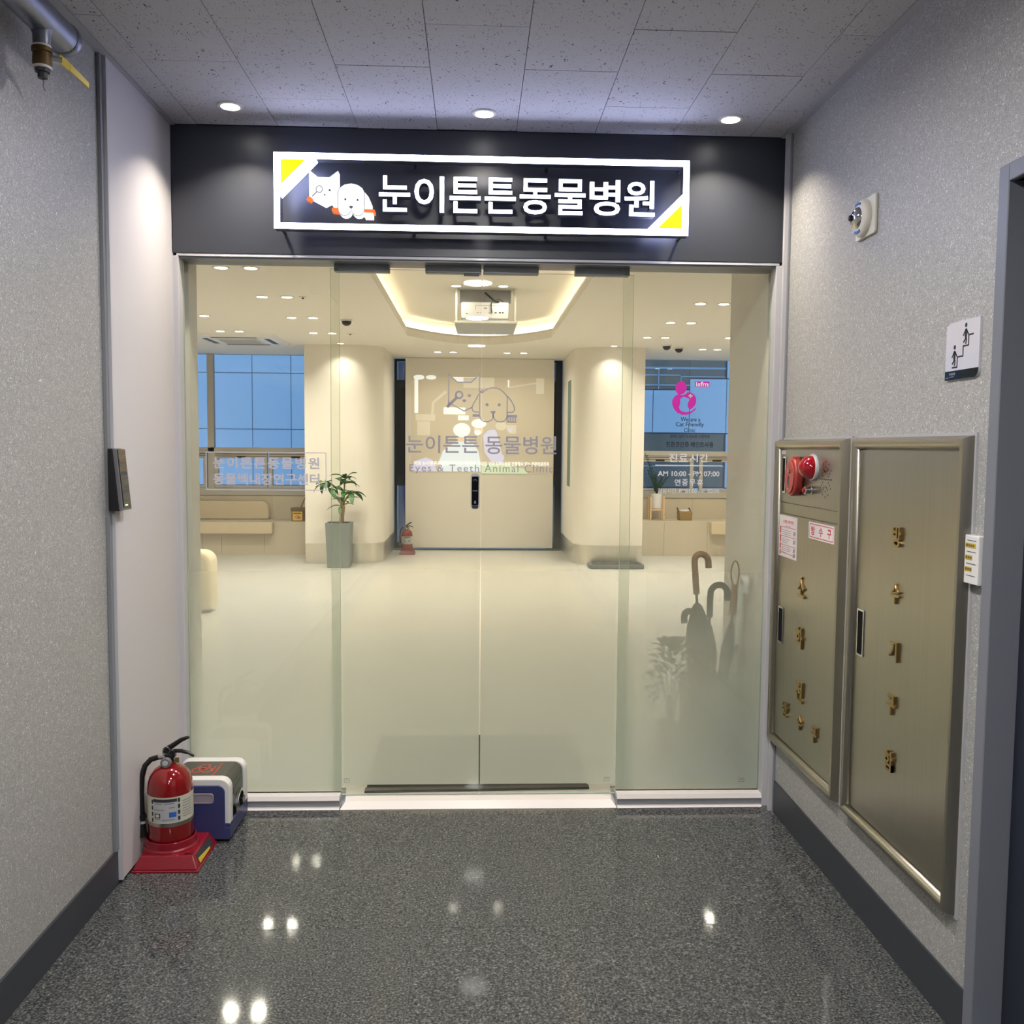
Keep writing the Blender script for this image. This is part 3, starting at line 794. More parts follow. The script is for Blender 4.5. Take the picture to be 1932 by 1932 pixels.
# ------------------------------------------------------------------ steel cabinets on the right wall
RW = RIGHTW(XR)                                     # u = -y, v = z, w = out of the wall
def bev_frame(parent, u0, u1, v0, v1, wd=0.036, out=0.034):
    """four mitred, rounded bars"""
    prof = [(0.0, 0.0), (0.004, out * 0.55), (wd * 0.25, out * 0.92), (wd * 0.5, out), (wd * 0.78, out * 0.86), (wd, out * 0.45), (wd, 0.0)]
    cor = [((u0, v0), (1, 1)), ((u1, v0), (-1, 1)), ((u1, v1), (-1, -1)), ((u0, v1), (1, -1))]
    for k in range(4):
        (a, da), (b, db) = cor[k], cor[(k + 1) % 4]
        mb = MB(); n = len(prof)
        vs = [RW.p(a[0] + da[0] * t, a[1] + da[1] * t, w) for t, w in prof] + [RW.p(b[0] + db[0] * t, b[1] + db[1] * t, w) for t, w in prof]
        mb.add(vs, [tuple(range(n)), tuple(range(n, 2 * n))[::-1]] + [(i, (i + 1) % n, n + (i + 1) % n, n + i) for i in range(n)])
        part('frame_bar', mb, 'brushed_steel', parent, smooth=50)
def handle_slot(parent, u0, u1, v0, v1, w):
    o = part('pull_recess', MB().ring(rrect(u0, u1, v0, v1, 0.002), rrect(u0 + 0.006, u1 - 0.006, v0 + 0.006, v1 - 0.006, 0.002), RW, w - 0.001, w + 0.003), 'chrome', parent)
    part('recess_pocket', MB().prism(rrect(u0 + 0.006, u1 - 0.006, v0 + 0.006, v1 - 0.006, 0.002), RW, w - 0.0005, w + 0.0006), 'pocket_black', o)
def brass_char(ch, u, v, h, w, parent, wd=None):
    mb = MB(); wd = wd or h * 0.92
    text_mb(mb, ch, RW, u - wd / 2, u + wd / 2, v - h / 2, v + h / 2, w - 0.0005, w + 0.008, 0.026)
    part('letter', mb, 'gold_letter', parent, bevel=0.0022, label='raised brass-coloured character ' + ch)

c1 = thing('hydrant_cabinet', 'stainless fire hydrant cabinet with red beacon and call point', 'cabinet', (XR, -0.365, 0.29))
bev_frame(c1, 0.026, 0.703, 0.290, 1.482)
part('back_body', MB().prism([(0.045, 0.31), (0.685, 0.31), (0.685, 1.462), (0.045, 1.462)], RW, 0.0, 0.008), 'brushed_steel', c1)
up_ = part('upper_panel', MB().prism([(0.064, 1.243), (0.665, 1.243), (0.665, 1.444), (0.064, 1.444)], RW, 0.008, 0.014), 'brushed_steel', c1, bevel=0.001, seg=1)
part('middle_rail', MB().prism([(0.064, 1.2005), (0.665, 1.2005), (0.665, 1.2405), (0.064, 1.2405)], RW, 0.008, 0.0125), 'brushed_steel', c1, bevel=0.001, seg=1)
dr = part('door', MB().prism([(0.064, 0.328), (0.665, 0.328), (0.665, 1.198), (0.064, 1.198)], RW, 0.008, 0.015), 'brushed_steel', c1, bevel=0.001, seg=1)
handle_slot(up_, 0.084, 0.124, 1.278, 1.416, 0.014)
# red call point: oval dish with a keyhole
cp = part('call_point', MB().prism(circle(0.262, 1.343, 0.056, 32, 0.070), RW, 0.013, 0.045), 'red_bell', c1, bevel=0.007, seg=3, smooth=50, label='dull red oval call point')
part('face_plate', MB().ring(circle(0.259, 1.343, 0.047, 28, 0.060), circle(0.254, 1.322, 0.011, 28, 0.024), RW, 0.044, 0.050), 'red_bell', cp, bevel=0.002)
part('press_hole', MB().prism(circle(0.254, 1.322, 0.011, 20, 0.024), RW, 0.043, 0.0462), 'grey_plastic', cp)
part('press_button', MB().prism(circle(0.259, 1.364, 0.009, 16), RW, 0.049, 0.0535), 'red_paint', cp)
cap_ = MB().prism([(0.245, 1.402), (0.285, 1.402), (0.279, 1.418), (0.251, 1.418)], RW, 0.014, 0.042)
part('top_lug', cap_, 'red_bell', cp, bevel=0.003)
# beacon
bc = part('beacon_base', MB().lathe([(0.0, 0.0), (0.047, 0.0), (0.048, 0.006), (0.046, 0.012), (0.0, 0.012)], RW.p(0.412, 1.381, 0.013), RW.n, 32), 'white_plastic', c1, smooth=40)
part('beacon_lens', MB().lathe([(0.042, 0.011), (0.041, 0.020), (0.036, 0.034), (0.028, 0.044), (0.018, 0.051), (0.007, 0.055), (0.001, 0.0555)], RW.p(0.412, 1.381, 0.013), RW.n, 32), 'red_lens', bc, smooth=60, label='glossy red beacon dome')
ps = part('pilot_lamp', MB().lathe([(0.016, 0.0), (0.016, 0.006), (0.0135, 0.008), (0.0135, 0.026), (0.011, 0.028), (0.0, 0.028)], RW.p(0.398, 1.301, 0.013), RW.n, 20), 'chrome', c1, smooth=40)
part('pilot_lens', MB().lathe([(0.0105, 0.027), (0.009, 0.033), (0.004, 0.036), (0.0005, 0.0365)], RW.p(0.398, 1.301, 0.013), RW.n, 16), 'red_lens', ps, smooth=60)
gm = MB()
dots = [(0.0, 0.050), (-0.026, 0.042), (0.026, 0.042), (-0.045, 0.020), (0.045, 0.020), (0.0, 0.030), (-0.02, 0.024), (0.02, 0.024), (-0.036, 0.010), (0.036, 0.010), (0.0, 0.015), (-0.012, 0.018), (0.012, 0.018), (-0.026, 0.0005), (0.026, 0.0005)]
for du, dv in dots:
    for s_ in (1, -1):
        gm.prism(circle(0.522 + du, 1.343 + s_ * (dv + 0.010), 0.0028, 8), RW, 0.0138, 0.0145)
for k in range(11): gm.prism(circle(0.522 + (k - 5) * 0.0105, 1.343, 0.0028, 8), RW, 0.0138, 0.0145)
part('speaker_holes', gm, 'black_plastic', up_)
part('number_sticker', MB().prism([(0.068, 1.426), (0.112, 1.426), (0.112, 1.441), (0.068, 1.441)], RW, 0.0138, 0.0145), 'paper', up_)
# instruction notice
F1 = RIGHTW(XR - 0.015)
nt_ = part('notice', MB().prism([(0.068, 1.034), (0.267, 1.034), (0.267, 1.192), (0.068, 1.192)], F1, 0.0, 0.0008), 'paper', dr, label='white notice with red headline and small print')
F2 = RIGHTW(XR - 0.0158)
word('headline', '소화전 사용방법', F2, 0.112, 0.224, 1.162, 1.176, 0.0003, 'red_print', nt_, 0.01)
sm = MB(); red = MB(); pk = MB()
rows = [(1.152, 0.135, 0.20), (1.135, 0.10, 0.215), (1.127, 0.10, 0.205), (1.1195, 0.10, 0.205), (1.1015, 0.10, 0.19), (1.0945, 0.10, 0.175), (1.0875, 0.10, 0.165), (1.0715, 0.105, 0.205), (1.0645, 0.10, 0.21), (1.0580, 0.10, 0.195), (1.0505, 0.10, 0.15)]
for v, a, b in rows: sm.prism([(a, v), (b, v), (b, v + 0.0018), (a, v + 0.0018)], F2, 0, 0.0003)
for v in (1.146, 1.1115, 1.078, 1.0465): pk.prism([(0.080, v), (0.256, v), (0.256, v + 0.0035), (0.080, v + 0.0035)], F2, 0, 0.0003)
for v0, v1 in ((1.122, 1.147), (1.088, 1.116), (1.062, 1.084), (1.040, 1.058)): red.prism([(0.079, v0), (0.091, v0), (0.091, v1), (0.079, v1)], F2, 0, 0.0003)
for v in (1.121, 1.090, 1.058, 1.040):
    sm.prism([(0.228, v), (0.236, v), (0.240, v + 0.014), (0.232, v + 0.018)], F2, 0, 0.0003)
    sm.prism([(0.244, v + 0.002), (0.251, v + 0.002), (0.251, v + 0.017), (0.244, v + 0.017)], F2, 0, 0.0003)
part('small_print', sm, 'grey_print', nt_); part('print_rules', pk, 'pink_print', nt_); part('print_tabs', red, 'red_print', nt_)
pl_ = part('door_plate', MB().prism(rrect(0.384, 0.617, 1.131, 1.190, 0.002), F1, 0, 0.0008), 'paper', dr, label='white plate with red letters 방수구')
part('plate_border', MB().ring(rrect(0.392, 0.609, 1.1365, 1.1845, 0.006), rrect(0.3945, 0.6065, 1.139, 1.182, 0.005), F2, 0, 0.0003), 'red_print', pl_)
for k, ch in enumerate('방수구'):
    uu = 0.425 + k * 0.0745
    word('plate_letter', ch, F2, uu - 0.017, uu + 0.017, 1.1445, 1.1765, 0.0003, 'red_print', pl_, 0.02)
for ch, u, v in (('소', 0.335, 0.946), ('화', 0.336, 0.761), ('전', 0.348, 0.567)): brass_char(ch, u, v, 0.076, 0.015, dr)
for ch, u, v in (('방', 0.207, 0.457), ('수', 0.360, 0.455), ('구', 0.506, 0.456)): brass_char(ch, u, v, 0.056, 0.015, dr)
handle_slot(dr, 0.091, 0.146, 0.697, 0.838, 0.015)

c2 = thing('equipment_cabinet', 'tall plain stainless cabinet with five brass characters, nearest the door', 'cabinet', (XR, -1.1, 0.29))
bev_frame(c2, 0.764, 1.435, 0.290, 1.482)
part('back_body', MB().prism([(0.785, 0.31), (1.415, 0.31), (1.415, 1.462), (0.785, 1.462)], RW, 0.0, 0.008), 'brushed_steel', c2)
dr2 = part('door', MB().prism([(0.802, 0.328), (1.397, 0.328), (1.397, 1.444), (0.802, 1.444)], RW, 0.008, 0.015), 'brushed_steel', c2, bevel=0.001, seg=1)
for ch, v in zip('방수기구함', (1.201, 1.041, 0.879, 0.724, 0.562)): brass_char(ch, 1.079, v, 0.058, 0.015, dr2)
handle_slot(dr2, 0.824, 0.872, 0.812, 0.957, 0.015)
part('sealant', MB().ring([(0.758, 0.284), (1.441, 0.284), (1.441, 1.488), (0.758, 1.488)], [(0.766, 0.292), (1.433, 0.292), (1.433, 1.480), (0.766, 1.480)], RW, 0.0, 0.006), 'light_grey', c2)
part('sealant', MB().ring([(0.020, 0.284), (0.709, 0.284), (0.709, 1.488), (0.020, 1.488)], [(0.028, 0.292), (0.701, 0.292), (0.701, 1.480), (0.028, 1.480)], RW, 0.0, 0.006), 'light_grey', c1)

# emergency sounder light high on the right wall
so = thing('wall_strobe', 'square cream wall strobe with clear cone lens high on right wall', 'alarm light', (XR, -0.762, 2.154))
part('back_plate', MB().prism(rrect(0.692, 0.832, 2.095, 2.213, 0.008), RW, 0.0, 0.010), 'cream_plastic', so, bevel=0.003)
dsk = part('round_housing', MB().lathe([(0.0, 0.008), (0.056, 0.008), (0.056, 0.020), (0.050, 0.028), (0.036, 0.032), (0.0, 0.032)], RW.p(0.755, 2.154, 0), RW.n, 32), 'cream_plastic', so, smooth=40)
part('lens_cone', MB().lathe([(0.034, 0.031), (0.031, 0.038), (0.022, 0.045), (0.010, 0.049), (0.001, 0.050)], RW.p(0.755, 2.154, 0), RW.n, 24), 'chrome', dsk, smooth=50)
part('lens_tip', MB().lathe([(0.010, 0.048), (0.009, 0.056), (0.004, 0.059), (0.0005, 0.0595)], RW.p(0.755, 2.154, 0), RW.n, 16), 'black_gloss', dsk, smooth=50)
for s_ in (1, -1): part('print_mark', MB().stroke([(0.755 + 0.043 * math.cos(t), 2.154 + s_ * 0.043 * math.sin(t)) for t in [math.pi * (0.36 + 0.28 * k / 6) for k in range(7)]], 0.008, RW, 0.030, 0.0318), 'blue_print', dsk)

# stair pictogram plate
ss = thing('stair_sign', 'white gloss plate with black figures climbing stairs', 'sign', (XR, -1.356, 1.69))
pts = rrect(1.279, 1.435, 1.621, 1.763, 0.022, 6, (0, 1, 0, 1))
mat('sign_gloss', S(208, 206, 216), 0.07, coat=0.4)
part('plate', MB().prism(pts, RW, 0.0, 0.006), 'sign_gloss', ss)
FSg = RIGHTW(XR - 0.006)
part('foot_band', MB().prism(rrect(1.279, 1.435, 1.621, 1.643, 0.019, 6, (0, 1, 0, 0)), FSg, 0, 0.0005), 'black_gloss', ss)
part('stair_line', MB().stroke([(1.312, 1.651), (1.336, 1.651), (1.336, 1.676), (1.362, 1.676), (1.362, 1.700), (1.386, 1.700), (1.386, 1.725), (1.408, 1.725)], 0.0042, FSg, 0, 0.0004), 'vinyl_black', ss)
def picto(u, v, name, s=1.0):
    mb = MB().prism(circle(u, v + 0.046 * s, 0.0052 * s, 14, 0.0058 * s), FSg, 0, 0.0004)
    mb.prism([(u - 0.005, v + 0.018), (u + 0.005, v + 0.018), (u + 0.006, v + 0.034), (u + 0.002, v + 0.038), (u - 0.003, v + 0.037)], FSg, 0, 0.0004)
    mb.stroke([(u - 0.001, v + 0.036), (u - 0.012, v + 0.021)], 0.004, FSg, 0, 0.0004)
    mb.stroke([(u + 0.002, v + 0.035), (u + 0.012, v + 0.023)], 0.004, FSg, 0, 0.0004)
    mb.stroke([(u + 0.001, v + 0.02), (u + 0.004, v + 0.010), (u + 0.001, v)], 0.005, FSg, 0, 0.0004)
    mb.stroke([(u - 0.001, v + 0.02), (u - 0.002, v + 0.011), (u - 0.010, v + 0.005)], 0.005, FSg, 0, 0.0004)
    part(name, mb, 'vinyl_black', ss)
picto(1.322, 1.655, 'climbing_figure'); picto(1.372, 1.704, 'climbing_figure')
mb = MB()
for k in range(4): mb.prism([(1.301 + k * 0.0075, 1.6325), (1.3065 + k * 0.0075, 1.6325), (1.3065 + k * 0.0075, 1.638), (1.301 + k * 0.0075, 1.638)], FSg, 0.0005, 0.0007)
for k in range(3): mb.prism([(1.301 + k * 0.008, 1.627), (1.307 + k * 0.008, 1.627), (1.307 + k * 0.008, 1.6295), (1.301 + k * 0.008, 1.6295)], FSg, 0.0005, 0.0007)
mb.prism([(1.285, 1.626), (1.297, 1.626), (1.297, 1.6275), (1.285, 1.6275)], FSg, 0.0005, 0.0007)
part('worn_caption', mb, 'grey_print', ss)

# switch box with three yellow labels
kb = thing('switch_box', 'narrow white wall box with three yellow labels beside the steel door', 'switch box', (XR, -1.475, 1.185))
part('case', MB().prism(rrect(1.438, 1.499, 1.127, 1.243, 0.002), RW, 0.0, 0.022), 'white_plastic', kb, bevel=0.0015, seg=1)
FK = RIGHTW(XR - 0.022)
for k, (v, ww, n_) in enumerate(((1.213, 0.044, 4), (1.184, 0.031, 3), (1.156, 0.031, 3))):
    yl = part('label_strip', MB().prism([(1.442, v), (1.442 + ww, v), (1.442 + ww, v + 0.0115), (1.442, v + 0.0115)], FK, 0, 0.0005), 'yellow_paint', kb, label='yellow label strip')
    mb = MB()
    for j in range(n_): mb.prism([(1.445 + j * 0.0095, v + 0.003), (1.452 + j * 0.0095, v + 0.003), (1.452 + j * 0.0095, v + 0.009), (1.445 + j * 0.0095, v + 0.009)], FK, 0.0005, 0.0007)
    part('faded_print', mb, 'tin_brown', yl)
for v in (1.230, 1.203, 1.1745, 1.146): part('switch_gap', MB().prism([(1.448, v), (1.488, v), (1.488, v + 0.0015), (1.448, v + 0.0015)], FK, 0, 0.0004), 'dark_print', kb)

# ------------------------------------------------------------------ left wall: access terminal and drain pipe
LWf = LEFTW(XL + 0.018)                             # u = y, v = z, w = +x
at_ = thing('access_terminal', 'black card reader terminal on the white wall lining', 'card reader', (XL + 0.018, -0.59, 1.33))
x0 = XL + 0.010
mb = MB().hull8([(x0, -0.640, 1.230), (x0 + 0.034, -0.640, 1.230), (x0 + 0.034, -0.560, 1.230), (x0, -0.560, 1.230)], [(x0, -0.640, 1.428), (x0 + 0.016, -0.640, 1.428), (x0 + 0.016, -0.560, 1.428), (x0, -0.560, 1.428)])
part('case', mb, 'black_plastic', at_, bevel=0.003)
fx = lambda z, e=0.0: x0 + 0.034 + (0.016 - 0.034) * (z - 1.230) / 0.198 + e
def tface(name, y0, y1, z0, z1, e0, e1, m_):
    mb = MB().hull8([(fx(z0, e0), y0, z0), (fx(z0, e1), y0, z0), (fx(z0, e1), y1, z0), (fx(z0, e0), y1, z0)], [(fx(z1, e0), y0, z1), (fx(z1, e1), y0, z1), (fx(z1, e1), y1, z1), (fx(z1, e0), y1, z1)])
    return part(name, mb, m_, at_, bevel=0.0008, seg=1)
tface('front_bezel', -0.638, -0.562, 1.232, 1.426, -0.001, 0.010, 'grey_plastic')
tface('glass_face', -0.630, -0.568, 1.240, 1.425, 0.009, 0.0125, 'black_gloss')
tface('status_light', -0.618, -0.598, 1.246, 1.250, 0.012, 0.0132, 'led_green')
for z in (1.355, 1.385, 1.410): tface('key_row', -0.622, -0.576, z, z + 0.014, 0.012, 0.0128, 'tin_brown')

dp = thing('drain_pipe', 'grey sprinkler drain pipe with brass test valve under the ceiling', 'pipe', (-1.08, -1.4, 2.40))
PX, PZ = -1.085, 2.487
part('main_pipe', MB().tube([(PX, -1.09, PZ), (PX, -1.8, PZ), (PX, -2.6, PZ)], 0.040, 24), 'pipe_metal', dp, smooth=50)
part('end_cap', MB().lathe([(0.041, 0.0), (0.043, 0.004), (0.043, 0.022), (0.036, 0.032), (0.0, 0.034)], (PX, -1.10, PZ), (0, 1, 0), 24), 'pipe_metal', dp, smooth=50)
part('pipe_bend', MB().tube([(PX, -2.58, PZ), (PX, -2.63, PZ + 0.01), (PX, -2.66, PZ + 0.05), (PX, -2.665, H + 0.004)], 0.040, 20), 'pipe_metal', dp, smooth=50)
part('drop_tee', MB().tube([(PX, -1.215, PZ - 0.02), (PX, -1.215, 2.445), (PX, -1.215, 2.418)], [0.030, 0.021, 0.0205], 20), 'pipe_metal', dp, smooth=50)
vb = part('valve_body', MB().lathe([(0.021, 0.0), (0.024, -0.002), (0.024, -0.012), (0.021, -0.014), (0.0225, -0.028), (0.0225, -0.040), (0.021, -0.046), (0.0, -0.046)], (PX, -1.215, 2.414), n=16), 'brass', dp, smooth=35)
for v in (2.412, 2.362): part('seal_tape', MB().lathe([(0.0215, 0.0), (0.0225, 0.003), (0.0215, 0.006), (0.0, 0.006)], (PX, -1.215, v), n=20), 'white_plastic', dp, smooth=35)
part('plug', MB().lathe([(0.019, 0.0), (0.018, -0.008), (0.012, -0.009), (0.012, -0.022), (0.0, -0.022)], (PX, -1.215, 2.362), n=8), 'charcoal', dp)
part('stem_nut', MB().tube([(PX + 0.015, -1.208, 2.390), (PX + 0.040, -1.196, 2.390)], 0.010, 8), 'chrome', vb)
hd = MB().hull8([(PX + 0.036, -1.205, 2.380), (PX + 0.040, -1.205, 2.380), (PX + 0.044, -1.158, 2.380), (PX + 0.040, -1.158, 2.380)], [(PX + 0.036, -1.205, 2.403), (PX + 0.040, -1.205, 2.403), (PX + 0.044, -1.158, 2.401), (PX + 0.040, -1.158, 2.401)])
hd.hull8([(PX + 0.040, -1.158, 2.380), (PX + 0.044, -1.158, 2.380), (PX + 0.075, -1.120, 2.352), (PX + 0.071, -1.120, 2.352)], [(PX + 0.040, -1.158, 2.401), (PX + 0.044, -1.158, 2.401), (PX + 0.075, -1.120, 2.368), (PX + 0.071, -1.120, 2.368)])
part('lever', hd, 'yellow_paint', vb, bevel=0.001, seg=1, label='yellow valve lever')
part('loose_wire', MB().tube([(PX, -1.215, 2.341), (PX + 0.001, -1.213, 2.330), (PX - 0.001, -1.212, 2.322), (PX + 0.003, -1.208, 2.312)], 0.0008, 6), 'dark_print', dp)

# ------------------------------------------------------------------ fire extinguishers
def extinguisher(label, cx_, cy_, s=1.0, z0=0.0):
    z = lambda v: z0 + v * s
    P = lambda x, y, v: (cx_ + x * s, cy_ + y * s, z(v))
    t = thing('fire_extinguisher', label, 'fire extinguisher', (cx_, cy_, z(0.030)), 'fire extinguishers')
    r = 0.0755 * s
    part('tank', MB().lathe([(r * 0.80, 0.0), (r * 0.96, 0.004 * s), (r, 0.012 * s), (r, 0.225 * s), (r * 0.97, 0.248 * s), (r * 0.88, 0.270 * s), (r * 0.70, 0.289 * s), (r * 0.46, 0.301 * s), (r * 0.28, 0.306 * s), (r * 0.26, 0.318 * s), (0.0, 0.318 * s)], (cx_, cy_, z(0.030)), n=40), 'red_paint', t, smooth=50)
    part('label_band', MB().lathe([(r, 0.0), (r * 1.006, 0.0), (r * 1.006, 0.090 * s), (r, 0.090 * s)], (cx_, cy_, z(0.152)), n=40), 'label_cream', t, smooth=50, label='cream printed instruction band')
    part('steel_band', MB().lathe([(r, 0.0), (r * 1.008, 0.0), (r * 1.008, 0.013 * s), (r, 0.013 * s)], (cx_, cy_, z(0.139)), n=40), 'brushed_steel', t, smooth=50)
    def patch(name, a0, a1, v0, v1, e, m_):
        n = 8; mb = MB(); vs = []
        for v in (v0, v1):
            for k in range(n + 1):
                a = math.radians(a0 + (a1 - a0) * k / n); vs.append((cx_ + math.sin(a) * r * e, cy_ - math.cos(a) * r * e, z(v)))
        mb.add(vs, [(k, k + 1, n + 2 + k, n + 1 + k) for k in range(n)])
        return part(name, mb, m_, t, smooth=50)
    if s > 0.9:
        patch('label_panel', -30, 42, 0.156, 0.236, 1.010, 'light_grey')
        patch('label_heading', -28, 34, 0.226, 0.237, 1.014, 'dark_print')
        for k in range(4):
            patch('label_border', -34, -29, 0.156 + k * 0.021, 0.170 + k * 0.021, 1.014, 'dark_print')
            patch('label_border', 36, 42, 0.160 + k * 0.021, 0.174 + k * 0.021, 1.014, 'dark_print')
        patch('label_symbol', -24, -8, 0.171, 0.187, 1.014, 'dark_print'); patch('label_symbol_field', -21, -11, 0.174, 0.184, 1.017, 'label_cream')
        patch('label_symbol', 14, 32, 0.173, 0.191, 1.014, 'blue_print')
        for v, a, b in ((0.219, -22, -4), (0.219, 2, 28), (0.198, -24, 2), (0.205, 14, 28), (0.163, -4, 28), (0.166, -24, -8)):
            patch('label_line', a, b, v, v + 0.0035, 1.014, 'grey_print')
        for k in range(7): patch('label_line', 48, 78, 0.168 + k * 0.009, 0.1705 + k * 0.009, 1.012, 'grey_print')
        mb = MB().lathe([(0.0, 0.0), (0.0125, 0.0), (0.0125, 0.002), (0.0, 0.002)], (cx_ - 0.008, cy_ - 0.0592, z(0.286)), Vector((-0.03, -0.75, 0.66)), 18)
        part('round_sticker', mb, 'label_cream', t)
    hv = part('valve_head', MB().tube([P(0, 0, 0.335), P(0, 0, 0.372)], [0.017 * s, 0.014 * s], 14).box(*[v for a in ((-0.014, 0.020), (-0.010, 0.010)) for v in ((cx_ if a[0] == -0.014 else cy_) + a[0] * s, (cx_ if a[0] == -0.014 else cy_) + a[1] * s)], z(0.360), z(0.384)), 'black_plastic', t, bevel=0.001, seg=1)
    part('gauge', MB().lathe([(0.0, 0.0), (0.0175, 0.0), (0.0185, 0.004), (0.0185, 0.013), (0.015, 0.016), (0.0, 0.0155)], P(-0.004, -0.018, 0.347), (-0.05, -1, 0.1), 20), 'grey_plastic', hv, smooth=40)
    part('gauge_ring', MB().lathe([(0.008, 0.0), (0.0095, 0.0), (0.0095, 0.002), (0.008, 0.002)], P(-0.005, -0.0342, 0.3485), (-0.05, -1, 0.1), 20), 'light_grey', hv)
    mb = MB().tube([P(-0.016, 0, 0.372), P(-0.012, 0, 0.386), P(0.012, 0, 0.401), P(0.040, 0, 0.420), P(0.060, 0, 0.428), P(0.068, 0, 0.429)], [0.010 * s, 0.010 * s, 0.009 * s, 0.008 * s, 0.006 * s, 0.004 * s], 10)
    part('top_lever', mb, 'black_plastic', t, smooth=50)
    mb = MB().tube([P(0.014, 0, 0.381), P(0.040, 0, 0.381), P(0.066, 0, 0.374), P(0.083, 0, 0.362)], [0.007 * s, 0.007 * s, 0.006 * s, 0.004 * s], 10)
    part('carry_handle', mb, 'black_plastic', t, smooth=50)
    part('safety_pin', MB().tube([P(-0.008 + 0.013 * math.cos(a), -0.012, 0.386 + 0.013 * math.sin(a)) for a in [2 * math.pi * k / 14 for k in range(15)]], 0.0011 * s, 6, False), 'chrome', hv)
    part('seal_tag', MB().box(cx_ + 0.022 * s, cx_ + 0.036 * s, cy_ - 0.014 * s, cy_ - 0.0125 * s, z(0.344), z(0.362)), 'tin_brown', hv)
    part('hose_ferrule', MB().tube([P(-0.014, -0.004, 0.361), P(-0.042, -0.006, 0.361)], 0.0085 * s, 12), 'chrome', t, smooth=40)
    hs = [P(-0.036, -0.006, 0.361), P(-0.062, -0.008, 0.354), P(-0.082, -0.010, 0.332), P(-0.092, -0.012, 0.295), P(-0.095, -0.014, 0.240), P(-0.093, -0.016, 0.180), P(-0.090, -0.018, 0.140)]
    part('hose', MB().tube(hs, 0.0095 * s, 12), 'black_plastic', t, smooth=60)
    part('hose_clip', MB().tube([P(-0.094, -0.016, 0.162), P(-0.090, -0.017, 0.148)], 0.013 * s, 12).box(cx_ - 0.092 * s, cx_ - 0.070 * s, cy_ - 0.022 * s, cy_ - 0.012 * s, z(0.152), z(0.160)), 'black_plastic', t, smooth=40)
    part('nozzle_ring', MB().tube([P(-0.090, -0.018, 0.143), P(-0.089, -0.019, 0.130)], 0.0085 * s, 12), 'light_grey', t, smooth=40)
    part('nozzle', MB().tube([P(-0.089, -0.019, 0.131), P(-0.088, -0.020, 0.110), P(-0.087, -0.021, 0.086)], [0.0085 * s, 0.0105 * s, 0.0135 * s], 14), 'black_plastic', t, smooth=40)
    return t

def ext_stand(label, cx_, cy_, hx, hy, s=1.0, z0=0.0, tx=0.0):
    t = thing('extinguisher_stand', label, 'stand', (cx_, cy_, z0), 'fire extinguisher stands')
    def lay(z1, z2, k1, k2, nm):
        mb = MB().hull8([(cx_ + a * hx * k1, cy_ + b * hy * k1, z0 + z1 * s) for a, b in ((-1, -1), (1, -1), (1, 1), (-1, 1))], [(cx_ + a * hx * k2, cy_ + b * hy * k2, z0 + z2 * s) for a, b in ((-1, -1), (1, -1), (1, 1), (-1, 1))])
        return mb
    part('foot', lay(0.0, 0.007, 1.0, 0.985, 'foot'), 'red_stand', t, bevel=0.002, seg=1)
    part('sloped_base', lay(0.007, 0.050, 0.965, 0.79, 'b'), 'red_stand', t, bevel=0.004)
    part('collar', MB().lathe([(0.094 * s, 0.0), (0.092 * s, 0.008 * s), (0.086 * s, 0.012 * s), (0.084 * s, 0.034 * s), (0.080 * s, 0.036 * s), (0.078 * s, 0.010 * s), (0.070 * s, 0.0)], (cx_ + tx, cy_, z0 + 0.048 * s), n=36), 'red_stand', t, smooth=35)
    part('slot', MB().box(cx_ + 0.055 * s, cx_ + 0.082 * s, cy_ - 0.088 * s, cy_ - 0.078 * s, z0 + 0.0495 * s, z0 + 0.0508 * s), 'black_plastic', t)
    # sticker on the right slope
    a = 0.965 - 0.175 * (0.014 - 0.007) / 0.043; b = 0.965 - 0.175 * (0.043 - 0.007) / 0.043
    q = [(cx_ + hx * a + 0.001, cy_ - hy * 0.62, z0 + 0.014 * s), (cx_ + hx * a + 0.001, cy_ + hy * 0.62, z0 + 0.014 * s), (cx_ + hx * b + 0.001, cy_ + hy * 0.62, z0 + 0.043 * s), (cx_ + hx * b + 0.001, cy_ - hy * 0.62, z0 + 0.043 * s)]
    d = Vector((0.0008, 0, 0.0004))
    st_ = part('side_sticker', MB().hull8(q, [Vector(v) + d for v in q]), 'charcoal', t, label='worn dark and yellow sticker')
    q2 = [Vector(q[0]) + d, Vector(q[0]).lerp(Vector(q[1]), 0.75) + d, Vector(q[0]).lerp(Vector(q[1]), 0.75).lerp(Vector(q[2]), 0.2) + d, Vector(q[0]).lerp(Vector(q[3]), 0.55) + d]
    part('sticker_print', MB().hull8(q2, [v + d for v in q2]), 'yellow_paint', st_)
    return t
ext_stand('dark red plastic extinguisher stand on the granite floor', -1.053, -0.420, 0.1120, 0.122, tx=-0.015)
extinguisher('red fire extinguisher in the corridor beside the blue box', -1.068, -0.420)

# ------------------------------------------------------------------ blue and white carrying box
bx = thing('carrying_box', 'navy and white plastic carrying box with dark printed lid', 'box', (-1.02, -0.168, 0.0))
BX0, BX1, BY0, BY1, BT = -1.146, -0.897, -0.300, -0.034, 0.233
FB = FRONT(BY0)
part('feet', MB().box(BX0 + 0.02, BX1 - 0.02, BY0 + 0.012, BY1 - 0.01, 0.0, 0.012), 'black_plastic', bx)
part('base_tray', MB().box(BX0, BX1, BY0 + 0.003, BY1, 0.010, 0.072), 'navy_plastic', bx, bevel=0.004)
def arch(y0, y1, e, z0, top, m_, nm, rr=0.036):
    return part(nm, MB().prism(rrect(BX0 + e, BX1 - e, z0, top - e, rr, 6, (0, 0, 1, 1)), FRONT(y0), y0 - y1, 0.0), m_, bx, bevel=0.003)
arch(BY0 + 0.004, BY0 + 0.046, 0.0, 0.060, BT, 'white_plastic', 'end_frame')
